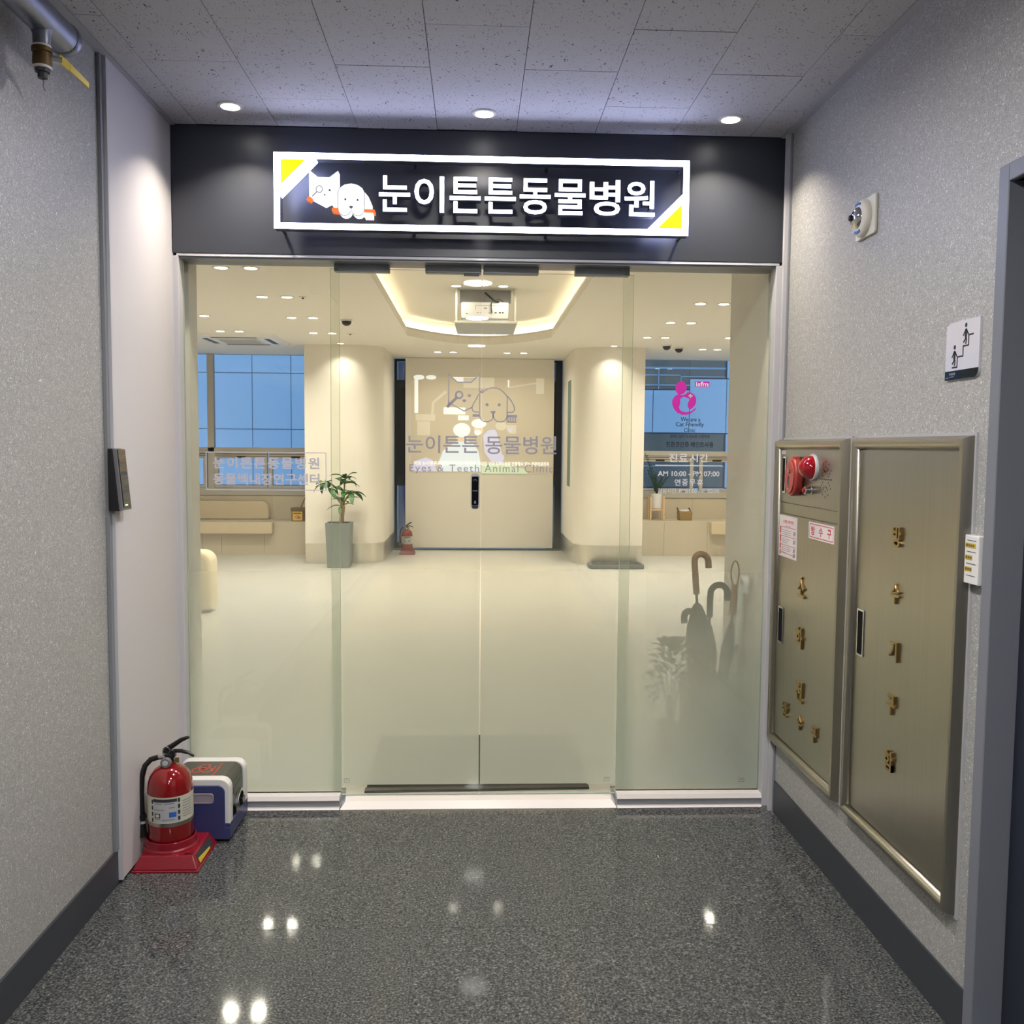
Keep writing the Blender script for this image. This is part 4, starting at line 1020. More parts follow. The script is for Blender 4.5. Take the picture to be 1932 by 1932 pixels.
arch(BY1 - 0.046, BY1 - 0.001, 0.0, 0.060, BT - 0.006, 'white_plastic', 'end_frame')
fp = part('front_panel', MB().prism(rrect(BX0 + 0.004, BX1 - 0.017, 0.012, BT - 0.022, 0.026, 6, (0, 0, 1, 1)), FB, -0.006, 0.003), 'navy_plastic', bx, bevel=0.002)
part('front_skirt', MB().box(BX0, BX1, BY0 - 0.001, BY0 + 0.01, 0.011, 0.055), 'navy_plastic', bx, bevel=0.002)
part('hand_recess', MB().ring(rrect(-1.075, -0.952, 0.146, 0.184, 0.012), rrect(-1.069, -0.958, 0.152, 0.178, 0.008), FB, 0.001, 0.006), 'lavender_grey', fp, bevel=0.001, seg=1)
part('recess_back', MB().prism(rrect(-1.070, -0.957, 0.151, 0.179, 0.008), FB, 0.001, 0.0038), 'lavender_grey', fp)
lid = arch(BY0 + 0.046, BY1 - 0.046, 0.007, 0.074, BT, 'olive_cover', 'lid')
FT = UPF(BT - 0.007, -1.03, -0.165)
mb = MB()
for k in range(3):
    a = math.pi / 2 + k * 2 * math.pi / 3
    mb.stroke([(0.020 * math.cos(a) + 0.018 * math.cos(t), 0.026 * math.sin(a) + 0.024 * math.sin(t)) for t in [2 * math.pi * j / 20 for j in range(20)]], 0.006, FT, 0, 0.0006, True)
mb.stroke(circle(0, 0, 0.014, 18), 0.005, FT, 0, 0.0007, True)
part('lid_emblem', mb, 'red_ink', lid, label='red interlaced ring emblem')
mb = MB()
for k in range(7): mb.prism([(0.052, -0.07 + k * 0.02), (0.059, -0.07 + k * 0.02), (0.059, -0.055 + k * 0.02), (0.052, -0.055 + k * 0.02)], FT, 0, 0.0006)
mb.prism([(0.038, -0.03), (0.042, -0.03), (0.042, 0.03), (0.038, 0.03)], FT, 0, 0.0006)
part('lid_print', mb, 'red_ink', lid)
RS = LEFTW(BX1 - 0.007)
part('grip_slot', MB().prism(rrect(-0.215, -0.110, 0.142, 0.172, 0.006), RS, 0.0, 0.0012), 'black_plastic', lid)
cl = part('clasp_loop', MB().stroke([(-0.205, 0.100), (-0.185, 0.130), (-0.145, 0.142), (-0.120, 0.130), (-0.110, 0.100)], 0.010, RS, 0.001, 0.012), 'chrome', lid)
part('clasp_block', MB().prism(rrect(-0.225, -0.175, 0.076, 0.108, 0.006), RS, 0.0, 0.012).prism(rrect(-0.140, -0.100, 0.076, 0.104, 0.006), RS, 0.0, 0.014), 'black_plastic', lid, bevel=0.002)

# ------------------------------------------------------------------ clinic interior: shell
HC, ZF = 2.65, 0.02
WX = 4.3
YW = 8.95                                           # window wall
fi = struct('floor_clinic', MB().box(-WX, WX, 0.14, 9.75, -0.06, ZF - 0.004), 'clinic_grout', 'pale clinic floor of large tiles')
tile0 = None
nx = 14; tw = 2 * WX / nx
for i in range(nx):
    for j in range(15):
        cx_, cy_ = -WX + tw * (i + 0.5), 0.18 + 0.62 * (j + 0.5)
        if tile0 is None:
            tile0 = part('tile', MB().box(cx_ - tw / 2 + 0.001, cx_ + tw / 2 - 0.001, cy_ - 0.309, cy_ + 0.309, ZF - 0.004, ZF), 'clinic_floor', fi)
            t0 = (cx_, cy_)
        else:
            shape_like(tile0, 'tile', (cx_ - t0[0], cy_ - t0[1], 0), fi).location = (cx_ - t0[0], cy_ - t0[1], 0)
# long pale inlay with a bowed far end, in four strips
def bow(x): return 6.95 + 0.85 * math.sqrt(max(0.0, 1 - (x / 1.25) ** 2))
inl = struct_root('floor_inlay', (0, 4, ZF), 'long cream floor inlay with a bowed far end')
for a, b in ((-1.04, -0.52), (-0.52, 0.0), (0.0, 0.52), (0.52, 1.04)):
    n = 6; far = [(a + 0.002 + (b - a - 0.004) * k / n) for k in range(n + 1)]
    pts = [(a + 0.002, 0.85), (b - 0.002, 0.85)] + [(x, bow(x)) for x in far[::-1]]
    part('inlay_strip', MB().prism(pts, UPF(ZF), 0.0, 0.002), 'clinic_inlay', inl)

# ceiling with the recessed light trough
def trough(off):
    out = []
    w = 0.79 + off
    for k in range(13):
        t = -1 + 2 * k / 12
        out.append((t * w + 0.03, 6.62 + (0.84) * (1 - t * t) * 0.95 + off))
    return out                                       # left -> right along the bowed far end
def outline(off):
    far = trough(off)
    near = [(x, 0.75 - off) for x, _ in far]
    return near, far
mb = MB()
near, far = outline(0.0)
mb.box(-WX, -2.06, 0.14, 9.04, HC, HC + 0.08).box(-2.06, near[0][0], 0.14, 9.75, HC, HC + 0.08).box(near[-1][0], 2.03, 0.14, 9.75, HC, HC + 0.08).box(2.03, WX, 0.14, 9.04, HC, HC + 0.08)
for k in range(12):
    (xa, ya), (xb, yb) = far[k], far[k + 1]
    mb.hull8([(xa, ya, HC), (xb, yb, HC), (xb, 9.75, HC), (xa, 9.75, HC)], [(xa, ya, HC + 0.08), (xb, yb, HC + 0.08), (xb, 9.75, HC + 0.08), (xa, 9.75, HC + 0.08)])
    mb.box(xa, xb, 0.14, 0.75, HC, HC + 0.08)
ci = struct('ceiling_clinic', mb, 'clinic_ceiling', 'cream clinic ceiling with a long recessed light trough')
near, far = outline(0.09)
mb = MB()
loop = far + [(near[-1][0], near[-1][1]), (near[0][0], near[0][1])]
mb.ring(loop, [(x * 1.02, y) for x, y in loop], UPF(0), HC + 0.08, HC + 0.24)
part('trough_wall', mb, 'clinic_ceiling', ci)
part('trough_top', MB().box(-1.4, 1.4, 0.3, 8.2, HC + 0.235, HC + 0.27), 'clinic_ceiling', ci)
def cove_loop(off):
    near, far = outline(off)
    return far + [(near[-1][0], near[-1][1]), (near[0][0], near[0][1])]
part('led_profile', MB().ring(cove_loop(0.036), cove_loop(0.028), UPF(0), HC + 0.080, HC + 0.106), 'white_plastic', ci)
part('led_strip', MB().ring(cove_loop(0.040), cove_loop(0.0365), UPF(0), HC + 0.084, HC + 0.102), 'led_strip', ci)

struct('wall_clinic_left', MB().box(-WX - 0.1, -WX, 0.14, 9.05, -0.06, 3.0), 'clinic_white', 'plain left wall of the clinic')
struct('wall_clinic_right', MB().box(WX, WX + 0.1, 0.14, 9.05, -0.06, 3.0), 'clinic_white', 'plain right wall of the clinic')
struct('wall_pier_right', MB().box(1.160, 1.40, 0.115, 0.66, 0.0, HC), 'clinic_white', 'short wall pier inside the right side pane')
struct('wall_pier_left', MB().box(-1.40, -1.140, 0.115, 0.22, 0.0, HC), 'clinic_white', 'short wall pier inside the left side pane')

# two round-cornered columns with steel plinths
def column(name, x0, x1, y0, rnd_right, label):
    t = struct_root(name, ((x0 + x1) / 2, y0 + 0.9, 0), label)
    r = 0.30
    pts = rrect(x0, x1, y0, 9.45, r, 10, (0, 1, 0, 0) if rnd_right else (1, 0, 0, 0))
    part('plaster', MB().prism(pts, UPF(0), 0.26, HC), 'clinic_white', t, smooth=30)
    part('steel_plinth', MB().prism([(x0 + (x - x0) * 1.0, y) for x, y in pts], UPF(0), ZF, 0.26), 'column_steel', t, smooth=30)
    return t
column('wall_column_left', -2.06, -1.13, 7.62, True, 'cream round-cornered column with steel plinth left of the screen')
cr_ = column('wall_column_right', 1.20, 2.03, 7.52, False, 'cream round-cornered column with steel plinth right of the screen')
part('slim_window', MB().box(1.194, 1.201, 8.1, 8.45, 0.95, 2.3), 'green_glass', cr_, label='slim green glass slot')

# window wall: parapet, frames, panes
def window(name, x0, x1, label, mull, sash):
    t = struct_root(name, ((x0 + x1) / 2, YW, 0.78), label)
    F = lambda nm, a, b, c, d, y0=-0.03, y1=0.05: part(nm, MB().box(a, b, YW + y0, YW + y1, c, d), 'window_frame', t, bevel=0.003, seg=1)
    F('bottom_rail', x0, x1, 0.77, 0.868); F('transom', x0, x1, 1.346, 1.410); F('head_rail', x0, x1, HC - 0.006, HC + 0.0, 0.0, 0.03)
    for a, b in mull: F('mullion', a, b, 0.868, HC - 0.006)
    for a, b in sash: 
        rr = part('sash', MB().ring([(a, 0.872), (b, 0.872), (b, 1.342), (a, 1.342)], [(a + 0.05, 0.90), (b - 0.05, 0.90), (b - 0.05, 1.265), (a + 0.05, 1.265)], FRONT(YW + 0.02), -0.01, 0.04), 'window_frame', t, bevel=0.002, seg=1)
        part('latch', MB().box((a + b) / 2 - 0.06, (a + b) / 2 + 0.06, YW - 0.035, YW - 0.02, 1.275, 1.292), 'black_plastic', rr)
        part('rail_groove', MB().box(a + 0.01, b - 0.01, YW - 0.0215, YW - 0.0195, 1.318, 1.328).box(a + 0.01, b - 0.01, YW - 0.0215, YW - 0.0195, 1.292, 1.300), 'tin_brown', rr)
    edges = sorted([x0] + [v for m_ in mull for v in m_] + [x1])
    for k in range(0, len(edges), 2):
        a, b = edges[k], edges[k + 1]
        if b - a > 0.02:
            part('pane', MB().box(a, b, YW + 0.012, YW + 0.018, 1.41, HC - 0.006), 'window_glass', t)
            part('pane', MB().box(a, b, YW + 0.020, YW + 0.026, 0.868, 1.346), 'window_glass', t)
    return t
window('window_3', -WX, -2.06, 'clinic window left of the column, blue panelled building outside', [(-3.584, -3.50)], [(-3.50, -2.80), (-2.78, -2.06), (-4.28, -3.60)])
window('window_4', 2.03, WX, 'clinic window right of the column, dark glazing outside', [(3.56, 3.64)], [(2.05, 2.98), (3.06, 3.54), (3.66, 4.28)])
pw = struct('wall_parapet', MB().box(-WX, -2.06, YW - 0.005, YW + 0.1, 0.0, 0.77).box(2.03, WX, YW - 0.005, YW + 0.1, 0.0, 0.77), 'clinic_grout', 'tiled parapet under the clinic windows')
for a, b in ((-4.28, -3.40), (-3.40, -2.74), (-2.74, -2.06), (2.04, 2.975), (2.975, 3.50), (3.50, 4.28)):
    part('tile', MB().box(a + 0.002, b - 0.002, YW - 0.013, YW - 0.004, 0.45, 0.766), 'bench_tile', pw)
struct('wall_rear', MB().box(-2.2, -1.10, 9.45, 9.6, 0.0, 3.0).box(1.18, 2.2, 9.45, 9.6, 0.0, 3.0).box(-1.15, 1.25, 9.40, 9.6, HC, 3.0), 'clinic_white', 'rear wall between the columns')

# built-in benches
def bench(label, x0, x1, zt, joints):
    t = thing('tiled_bench', label, 'bench', ((x0 + x1) / 2, 8.72, ZF))
    part('core', MB().box(x0, x1, 8.508, YW - 0.014, ZF, zt - 0.012), 'clinic_grout', t)
    js = [x0] + joints + [x1]
    for k in range(len(js) - 1):
        part('front_tile', MB().box(js[k] + 0.002, js[k + 1] - 0.002, 8.498, 8.508, ZF, zt - 0.012), 'bench_tile', t)
        part('top_tile', MB().box(js[k] + 0.002, js[k + 1] - 0.002, 8.496, YW - 0.014, zt - 0.012, zt), 'bench_tile', t)
    return t
bench('beige tiled built-in bench under the left window', -WX + 0.005, -2.065, 0.452, [-3.55, -3.30, -2.75])
bench('beige tiled built-in bench under the right window', 2.035, WX - 0.005, 0.484, [2.50, 3.08])
tag(part('seat_cushion', MB().prism(rrect(-4.25, -2.62, 0.30, 0.455, 0.02), FRONT(8.36), -0.135, 0.0), 'bench_cushion', bevel=0.012, org=(-3.4, 8.42, 0.30)), 'long beige seat pad along the front of the left bench', 'cushion')
tag(part('back_cushion', MB().prism(rrect(-4.25, -2.76, 0.456, 0.700, 0.10, 6, (0, 0, 1, 0)), FRONT(8.80), -0.12, 0.0), 'bench_cushion', bevel=0.015, org=(-3.5, 8.86, 0.456)), 'rounded beige back cushion against the left parapet', 'cushion')
tag(part('seat_cushion', MB().prism(rrect(3.10, 4.25, 0.32, 0.487, 0.02), FRONT(8.36), -0.135, 0.0), 'bench_cushion', bevel=0.012, org=(3.68, 8.42, 0.32)), 'beige seat pad along the front of the right bench', 'cushion')

# centre screen wall and the dark frames beside it
pn = thing('screen_panel', 'tall cream sliding panel in the centre used as projection screen', 'panel', (0.05, 9.12, ZF))
part('panel_board', MB().box(-0.965, 1.068, 9.10, 9.145, 0.052, HC - 0.002), 'clinic_white', pn, bevel=0.003, seg=1)
part('floor_track', MB().box(-1.12, 1.19, 9.09, 9.155, ZF, 0.030), 'dark_alu', pn)
for nm, x0, x1, lb in (('door_4', -1.13, -0.90, 'dark aluminium side light left of the screen panel'), ('door_5', 1.00, 1.20, 'dark aluminium side light right of the screen panel')):
    t = struct_root(nm, ((x0 + x1) / 2, 9.34, ZF), lb)
    part('frame', MB().ring([(x0, ZF), (x1, ZF), (x1, HC), (x0, HC)], [(x0 + 0.03, 0.10), (x1 - 0.09, 0.10), (x1 - 0.09, HC - 0.03), (x0 + 0.03, HC - 0.03)], FRONT(9.33), -0.05, 0.0), 'dark_alu', t)
    part('lock_rail', MB().box(x0, x1, 9.325, 9.375, 0.90, 1.05).box(x0, x1, 9.325, 9.375, 2.25, 2.36), 'dark_alu', t)
    part('dark_leaf', MB().box(x0 + 0.028, x1 - 0.088, 9.35, 9.36, 1.05, 2.25), 'charcoal', t)
    part('pane', MB().box(x0 + 0.03, x1 - 0.09, 9.352, 9.356, 0.10, 0.90).box(x0 + 0.03, x1 - 0.09, 9.352, 9.356, 2.36, HC - 0.03), 'window_glass', t)

# ------------------------------------------------------------------ projected picture on the screen panel
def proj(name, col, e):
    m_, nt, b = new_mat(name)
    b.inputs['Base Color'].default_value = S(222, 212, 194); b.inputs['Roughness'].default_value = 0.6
    b.inputs['Emission Color'].default_value = S(*col); b.inputs['Emission Strength'].default_value = e  # projector light put into the surface as emission, no beam is cast
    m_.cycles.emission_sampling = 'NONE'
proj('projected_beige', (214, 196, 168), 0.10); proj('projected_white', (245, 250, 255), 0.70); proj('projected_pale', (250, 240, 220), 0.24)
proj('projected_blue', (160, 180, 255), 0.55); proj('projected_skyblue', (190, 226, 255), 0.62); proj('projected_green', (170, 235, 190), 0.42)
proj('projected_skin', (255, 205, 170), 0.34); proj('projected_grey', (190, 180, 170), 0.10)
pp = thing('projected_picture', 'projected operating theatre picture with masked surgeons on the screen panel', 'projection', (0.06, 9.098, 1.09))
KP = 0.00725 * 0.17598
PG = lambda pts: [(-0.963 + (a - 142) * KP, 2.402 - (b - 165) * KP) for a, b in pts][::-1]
lay = [0]
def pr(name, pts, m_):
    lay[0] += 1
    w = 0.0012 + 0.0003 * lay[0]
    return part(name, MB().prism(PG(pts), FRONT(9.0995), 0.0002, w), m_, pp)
R4 = lambda a, b, c, d: [(a, c), (b, c), (b, d), (a, d)]
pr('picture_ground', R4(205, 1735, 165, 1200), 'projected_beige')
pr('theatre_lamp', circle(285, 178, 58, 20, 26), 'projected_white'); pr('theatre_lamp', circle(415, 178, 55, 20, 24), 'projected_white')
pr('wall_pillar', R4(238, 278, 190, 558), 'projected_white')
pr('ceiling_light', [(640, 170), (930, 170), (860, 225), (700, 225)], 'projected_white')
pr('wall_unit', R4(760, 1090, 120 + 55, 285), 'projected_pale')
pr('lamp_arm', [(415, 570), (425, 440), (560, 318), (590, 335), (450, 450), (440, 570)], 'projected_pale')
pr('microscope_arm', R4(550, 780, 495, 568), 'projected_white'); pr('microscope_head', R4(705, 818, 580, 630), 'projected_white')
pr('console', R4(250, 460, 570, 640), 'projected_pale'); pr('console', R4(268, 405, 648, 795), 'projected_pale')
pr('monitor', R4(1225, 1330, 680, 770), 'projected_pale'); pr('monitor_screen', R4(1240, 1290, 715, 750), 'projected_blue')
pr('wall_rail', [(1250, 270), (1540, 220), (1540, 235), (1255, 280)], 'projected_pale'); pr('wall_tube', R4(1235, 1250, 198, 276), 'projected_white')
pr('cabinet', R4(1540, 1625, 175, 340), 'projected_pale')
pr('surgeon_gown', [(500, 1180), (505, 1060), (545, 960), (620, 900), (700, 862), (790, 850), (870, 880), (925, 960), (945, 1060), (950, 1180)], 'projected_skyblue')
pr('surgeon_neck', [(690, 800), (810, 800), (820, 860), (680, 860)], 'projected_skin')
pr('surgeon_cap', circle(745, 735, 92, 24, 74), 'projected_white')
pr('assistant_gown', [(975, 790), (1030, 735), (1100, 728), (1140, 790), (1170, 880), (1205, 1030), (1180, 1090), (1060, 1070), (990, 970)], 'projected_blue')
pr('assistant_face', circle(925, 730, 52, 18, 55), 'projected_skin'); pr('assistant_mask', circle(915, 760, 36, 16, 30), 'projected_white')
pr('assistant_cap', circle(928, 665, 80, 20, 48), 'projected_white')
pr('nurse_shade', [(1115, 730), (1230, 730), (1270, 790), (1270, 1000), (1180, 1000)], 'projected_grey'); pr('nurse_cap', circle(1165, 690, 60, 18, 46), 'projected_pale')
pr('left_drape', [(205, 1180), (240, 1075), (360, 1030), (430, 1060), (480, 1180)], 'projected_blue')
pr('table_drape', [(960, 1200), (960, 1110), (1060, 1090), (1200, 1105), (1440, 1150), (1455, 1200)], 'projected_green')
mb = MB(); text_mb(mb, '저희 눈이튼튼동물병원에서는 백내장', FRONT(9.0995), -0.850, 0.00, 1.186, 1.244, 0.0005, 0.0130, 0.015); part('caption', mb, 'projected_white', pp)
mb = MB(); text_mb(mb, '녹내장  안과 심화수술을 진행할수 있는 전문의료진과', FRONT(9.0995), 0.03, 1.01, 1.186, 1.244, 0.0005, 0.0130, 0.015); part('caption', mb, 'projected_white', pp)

# ------------------------------------------------------------------ clinic ceiling lights
GC = 'round clinic downlights'
ORD = ['first', 'second', 'third', 'fourth', 'fifth']
def clinic_lamp(x, y, label, watts=None):
    recess_lamp('recessed_downlight', label, GC, x, y, HC, 0.047, W_CLINIC if watts is None else watts, WARM, 'lamp_warm', 150)
for r_, y in enumerate((2.86, 4.08, 5.29, 6.47)):
    for side, x in (('left', -1.75), ('right', -1.55)):
        clinic_lamp(x, y, 'clinic downlight, %s of the %s pair in the row left of the trough' % (side, ORD[r_]))
clinic_lamp(-2.553, 5.25, 'single visible clinic downlight in front of the ceiling cassette')
for side, x in (('left', -2.722), ('right', -2.522)): clinic_lamp(x, 6.42, '%s of the two clinic downlights at the near edge of the ceiling cassette' % side)
for r_, y in enumerate((4.10, 5.27, 6.47)):
    for side, x in (('left', 1.853), ('right', 2.050)):
        clinic_lamp(x, y, 'clinic downlight, %s of the %s pair in the row right of the trough' % (side, ORD[r_]))
clinic_lamp(2.736, 6.41, 'single clinic downlight right of the last pair, near the wall pier')
for side, x in (('left', 2.737), ('right', 2.919)): clinic_lamp(x, 7.59, '%s of the two clinic downlights closest to the right window' % side)
for side, x in (('outer left', -0.494), ('inner left', -0.297), ('inner right', 0.392), ('outer right', 0.604)):
    clinic_lamp(x, 8.30, '%s of the four downlights above the screen panel' % side, W_CLINIC * 0.35)
for side, x, y in (('left', -1.60, 7.44), ('right', 1.62, 7.34)):
    recess_lamp('recessed_downlight', 'downlight washing the front of the %s column' % side, GC, x, y, HC, 0.040, W_COLUMN, WARM, 'lamp_warm', 110)

for side, x, y in (('left', -0.190, 4.80), ('right', 0.232, 4.78)):
    recess_lamp('recessed_downlight', '%s of the two downlights in the trough above the projector' % side, GC, x, y, HC + 0.235, 0.047, W_CLINIC * 0.16, WARM, 'lamp_warm', 150)

# ceiling cassette air conditioner
ac = thing('ceiling_cassette', 'square white four-way air conditioner cassette in the clinic ceiling', 'air conditioner', (-2.68, 7.1, HC))
A0, A1, B0, B1 = -3.14, -2.20, 6.63, 7.58
part('panel', MB().hull8([(A0, B0, HC), (A1, B0, HC), (A1, B1, HC), (A0, B1, HC)], [(A0 + 0.05, B0 + 0.05, HC - 0.03), (A1 - 0.05, B0 + 0.05, HC - 0.03), (A1 - 0.05, B1 - 0.05, HC - 0.03), (A0 + 0.05, B1 - 0.05, HC - 0.03)]), 'white_plastic', ac)
part('grille', MB().box(A0 + 0.24, A1 - 0.24, B0 + 0.24, B1 - 0.24, HC - 0.037, HC - 0.030), 'cream_plastic', ac)
for k in range(9): part('grille_slat', MB().box(A0 + 0.26, A1 - 0.26, B0 + 0.27 + k * 0.048, B0 + 0.285 + k * 0.048, HC - 0.040, HC - 0.037), 'light_grey', ac)
part('air_slot', MB().box(A0 + 0.22, A1 - 0.22, B0 + 0.10, B0 + 0.16, HC - 0.032, HC - 0.0295), 'charcoal', ac)
part('air_slot', MB().box(A0 + 0.22, A1 - 0.22, B1 - 0.16, B1 - 0.10, HC - 0.032, HC - 0.0295), 'charcoal', ac)
part('air_slot', MB().box(A1 - 0.16, A1 - 0.10, B0 + 0.22, B1 - 0.22, HC - 0.032, HC - 0.0295), 'charcoal', ac)
part('air_slot', MB().box(A0 + 0.10, A0 + 0.16, B0 + 0.22, B1 - 0.22, HC - 0.032, HC - 0.0295), 'charcoal', ac)

# dome cameras, detector, sprinkler
for x, y, lb in ((-1.25, 5.40, 'small dark dome camera on the ceiling left of the trough'), (2.218, 7.20, 'dome camera above the right window, the one nearer the column'), (2.420, 7.46, 'dome camera above the right window, the one further right')):
    t = thing('dome_camera', lb, 'camera', (x, y, HC), 'ceiling dome cameras')
    part('base', MB().lathe([(0.0, 0.0), (0.058, 0.0), (0.056, -0.016), (0.0, -0.016)], (x, y, HC), n=24), 'white_plastic', t, smooth=40)
    part('dome', MB().lathe([(0.047, -0.015), (0.045, -0.030), (0.036, -0.047), (0.020, -0.057), (0.001, -0.060)], (x, y, HC), n=24), 'charcoal', t, smooth=60)
for nm, x, y, lb, ct in (('smoke_detector', -1.42, 4.07, 'tiny round detector on the ceiling beside the second downlight pair', 'detector'), ('sprinkler_head', -1.36, 6.49, 'tiny sprinkler head near the left column', 'sprinkler')):
    t = thing(nm, lb, ct, (x, y, HC))
    part('rosette', MB().lathe([(0.0, 0.0), (0.034, 0.0), (0.030, -0.006), (0.0, -0.008)], (x, y, HC), n=20), 'cream_plastic', t, smooth=40)
    part('tip', MB().lathe([(0.010, -0.006), (0.008, -0.018), (0.0, -0.020)], (x, y, HC), n=12), 'tin_brown', t)

# projector in its ceiling cage
pj = thing('ceiling_projector', 'white projector hanging in a ceiling bracket under the trough', 'projector', (0.075, 4.95, HC + 0.235))
PT = HC + 0.235
part('mount_plate', MB().box(-0.16, 0.31, 5.04, 5.06, 2.77, PT), 'light_grey', pj)
for x in (-0.200, 0.338): part('side_bracket', MB().box(x, x + 0.020, 4.92, 5.06, 2.585, PT), 'cream_plastic', pj, bevel=0.002, seg=1)
part('bottom_bar', MB().box(-0.212, 0.370, 4.915, 4.94, 2.570, 2.590), 'cream_plastic', pj, bevel=0.002, seg=1)
part('bottom_shelf', MB().hull8([(-0.185, 5.20, 2.505), (0.345, 5.20, 2.505), (0.345, 5.215, 2.505), (-0.185, 5.215, 2.505)], [(-0.205, 4.93, 2.570), (0.362, 4.93, 2.570), (0.362, 5.215, 2.575), (-0.205, 5.215, 2.575)]), 'light_grey', pj)
bd = part('body', MB().prism(rrect(-0.146, 0.288, 2.612, 2.762, 0.014), FRONT(4.935), -0.28, 0.0), 'white_plastic', pj, bevel=0.006)
part('lower_edge', MB().prism(rrect(-0.140, 0.282, 2.592, 2.615, 0.008), FRONT(4.94), -0.27, 0.0), 'light_grey', bd)
FP = FRONT(4.935)
mb = MB()
for a, b, c, d in ((-0.105, -0.085, 2.655, 2.662), (0.0, 0.012, 2.665, 2.669), (0.028, 0.034, 2.665, 2.669), (0.060, 0.090, 2.705, 2.711), (0.105, 0.120, 2.664, 2.669), (0.158, 0.178, 2.664, 2.672), (0.198, 0.216, 2.664, 2.674), (0.224, 0.242, 2.664, 2.674)):
    mb.prism([(a, c), (b, c), (b, d), (a, d)], FP, 0, 0.001)
part('port', mb, 'black_plastic', bd)
part('port_outline', MB().stroke([(-0.015, 2.690), (-0.015, 2.732), (0.245, 2.732)], 0.003, FP, 0, 0.001), 'grey_plastic', bd)
part('cable', MB().tube([(0.075, 5.03, 2.86), (0.095, 4.98, 2.835), (0.125, 4.93, 2.80), (0.160, 4.92, 2.775), (0.195, 4.935, 2.765)], 0.009, 8), 'black_plastic', pj, smooth=60)
part('cable', MB().tube([(0.150, 4.925, 2.785), (0.200, 4.93, 2.79), (0.235, 4.945, 2.775), (0.243, 4.96, 2.764)], 0.005, 8), 'charcoal', pj, smooth=60)
part('cable', MB().tube([(0.145, 4.922, 2.778), (0.128, 4.915, 2.745), (0.128, 4.918, 2.705), (0.136, 4.928, 2.668)], 0.005, 8), 'charcoal', pj, smooth=60)

# ------------------------------------------------------------------ clinic furnishings
extinguisher('small red fire extinguisher on the clinic floor beside the screen panel', -0.905, 8.62, 0.98, ZF)
ext_stand('red plastic extinguisher stand on the clinic floor by the screen panel', -0.900, 8.62, 0.105, 0.105, 0.98, ZF)

def leaf_mesh(l, w):
    mb = MB()
    n = 6; top, bot = [], []
    for k in range(n + 1):
        t = k / n; ww = w * math.sin(math.pi * min(1, t * 0.96 + 0.02)) ** 0.8
        zz = 0.12 * l * math.sin(math.pi * t) - 0.10 * l * t * t
        top.append((t * l, ww / 2, zz + ww * 0.12)); bot.append((t * l, -ww / 2, zz + ww * 0.12))
    mid = [(k / n * l, 0, 0.12 * l * math.sin(math.pi * k / n) - 0.10 * l * (k / n) ** 2) for k in range(n + 1)]
    low = [(x, y, z - 0.0025) for x, y, z in mid]
    vs = top + mid + bot + low; m_ = n + 1; fs = []
    for k in range(n):
        fs += [(k, k + 1, m_ + k + 1, m_ + k), (m_ + k, m_ + k + 1, 2 * m_ + k + 1, 2 * m_ + k), (2 * m_ + k, 2 * m_ + k + 1, 3 * m_ + k + 1, 3 * m_ + k), (3 * m_ + k, 3 * m_ + k + 1, k + 1, k)]
    return mb.add(vs, fs)

# rubber plant in a tall square planter before the left column
pt = thing('tall_planter', 'tall grey square planter in front of the left column', 'planter', (-1.60, 7.28, ZF))
q = lambda h, z: [(-1.60 + a * h, 7.28 + b * h, z) for a, b in ((-1, -1), (1, -1), (1, 1), (-1, 1))]
part('pot', MB().hull8(q(0.125, ZF), q(0.145, 0.528)), 'planter_grey', pt, bevel=0.004)
part('rim', MB().ring([(-1.746, 7.134), (-1.454, 7.134), (-1.454, 7.426), (-1.746, 7.426)], [(-1.725, 7.155), (-1.475, 7.155), (-1.475, 7.405), (-1.725, 7.405)], UPF(0), 0.526, 0.545), 'planter_grey', pt)
part('soil', MB().box(-1.724, -1.476, 7.156, 7.404, 0.520, 0.534), 'soil', pt)
rp = thing('rubber_plant', 'green rubber plant with broad leaves growing from the grey planter', 'plant', (-1.60, 7.28, 0.53))
part('trunk', MB().tube([(-1.575, 7.28, 0.533), (-1.57, 7.28, 0.62), (-1.565, 7.28, 0.72), (-1.56, 7.27, 0.80)], [0.030, 0.026, 0.034, 0.018], 10), 'bark', rp, smooth=60)
br = [[(-1.56, 7.27, 0.74), (-1.64, 7.26, 0.86), (-1.72, 7.26, 0.95), (-1.75, 7.26, 1.01)], [(-1.56, 7.27, 0.78), (-1.54, 7.26, 0.90), (-1.535, 7.26, 1.00), (-1.52, 7.26, 1.06)], [(-1.56, 7.27, 0.76), (-1.50, 7.26, 0.85), (-1.45, 7.26, 0.90)]]
for b in br: part('branch', MB().tube(b, [0.013, 0.011, 0.009, 0.007][:len(b)], 8), 'bark', rp, smooth=60)
lf = None
tips = [(br[0][2], 5), (br[0][3], 8), (br[1][1], 4), (br[1][2], 5), (br[1][3], 8), (br[2][2], 6), ((-1.555, 7.25, 0.79), 5), ((-1.57, 7.25, 0.74), 4)]
for (c, n_) in tips:
    for k in range(n_):
        a = 2 * math.pi * k / n_ + rnd.uniform(-0.4, 0.4)
        el = rnd.uniform(-0.7, 0.6); s_ = rnd.uniform(0.75, 1.15)
        if lf is None:
            lf = part('leaf', leaf_mesh(0.17, 0.062), 'leaf', None, smooth=60); lf.parent = rp; o_ = lf
        else:
            o_ = bpy.data.objects.new('leaf', lf.data); COL.objects.link(o_); o_.parent = rp
        o_.location = Vector(c) - Vector(ORG[rp.name]); o_.rotation_euler = (rnd.uniform(-0.4, 0.4), -el, a); o_.scale = (s_, s_, s_)

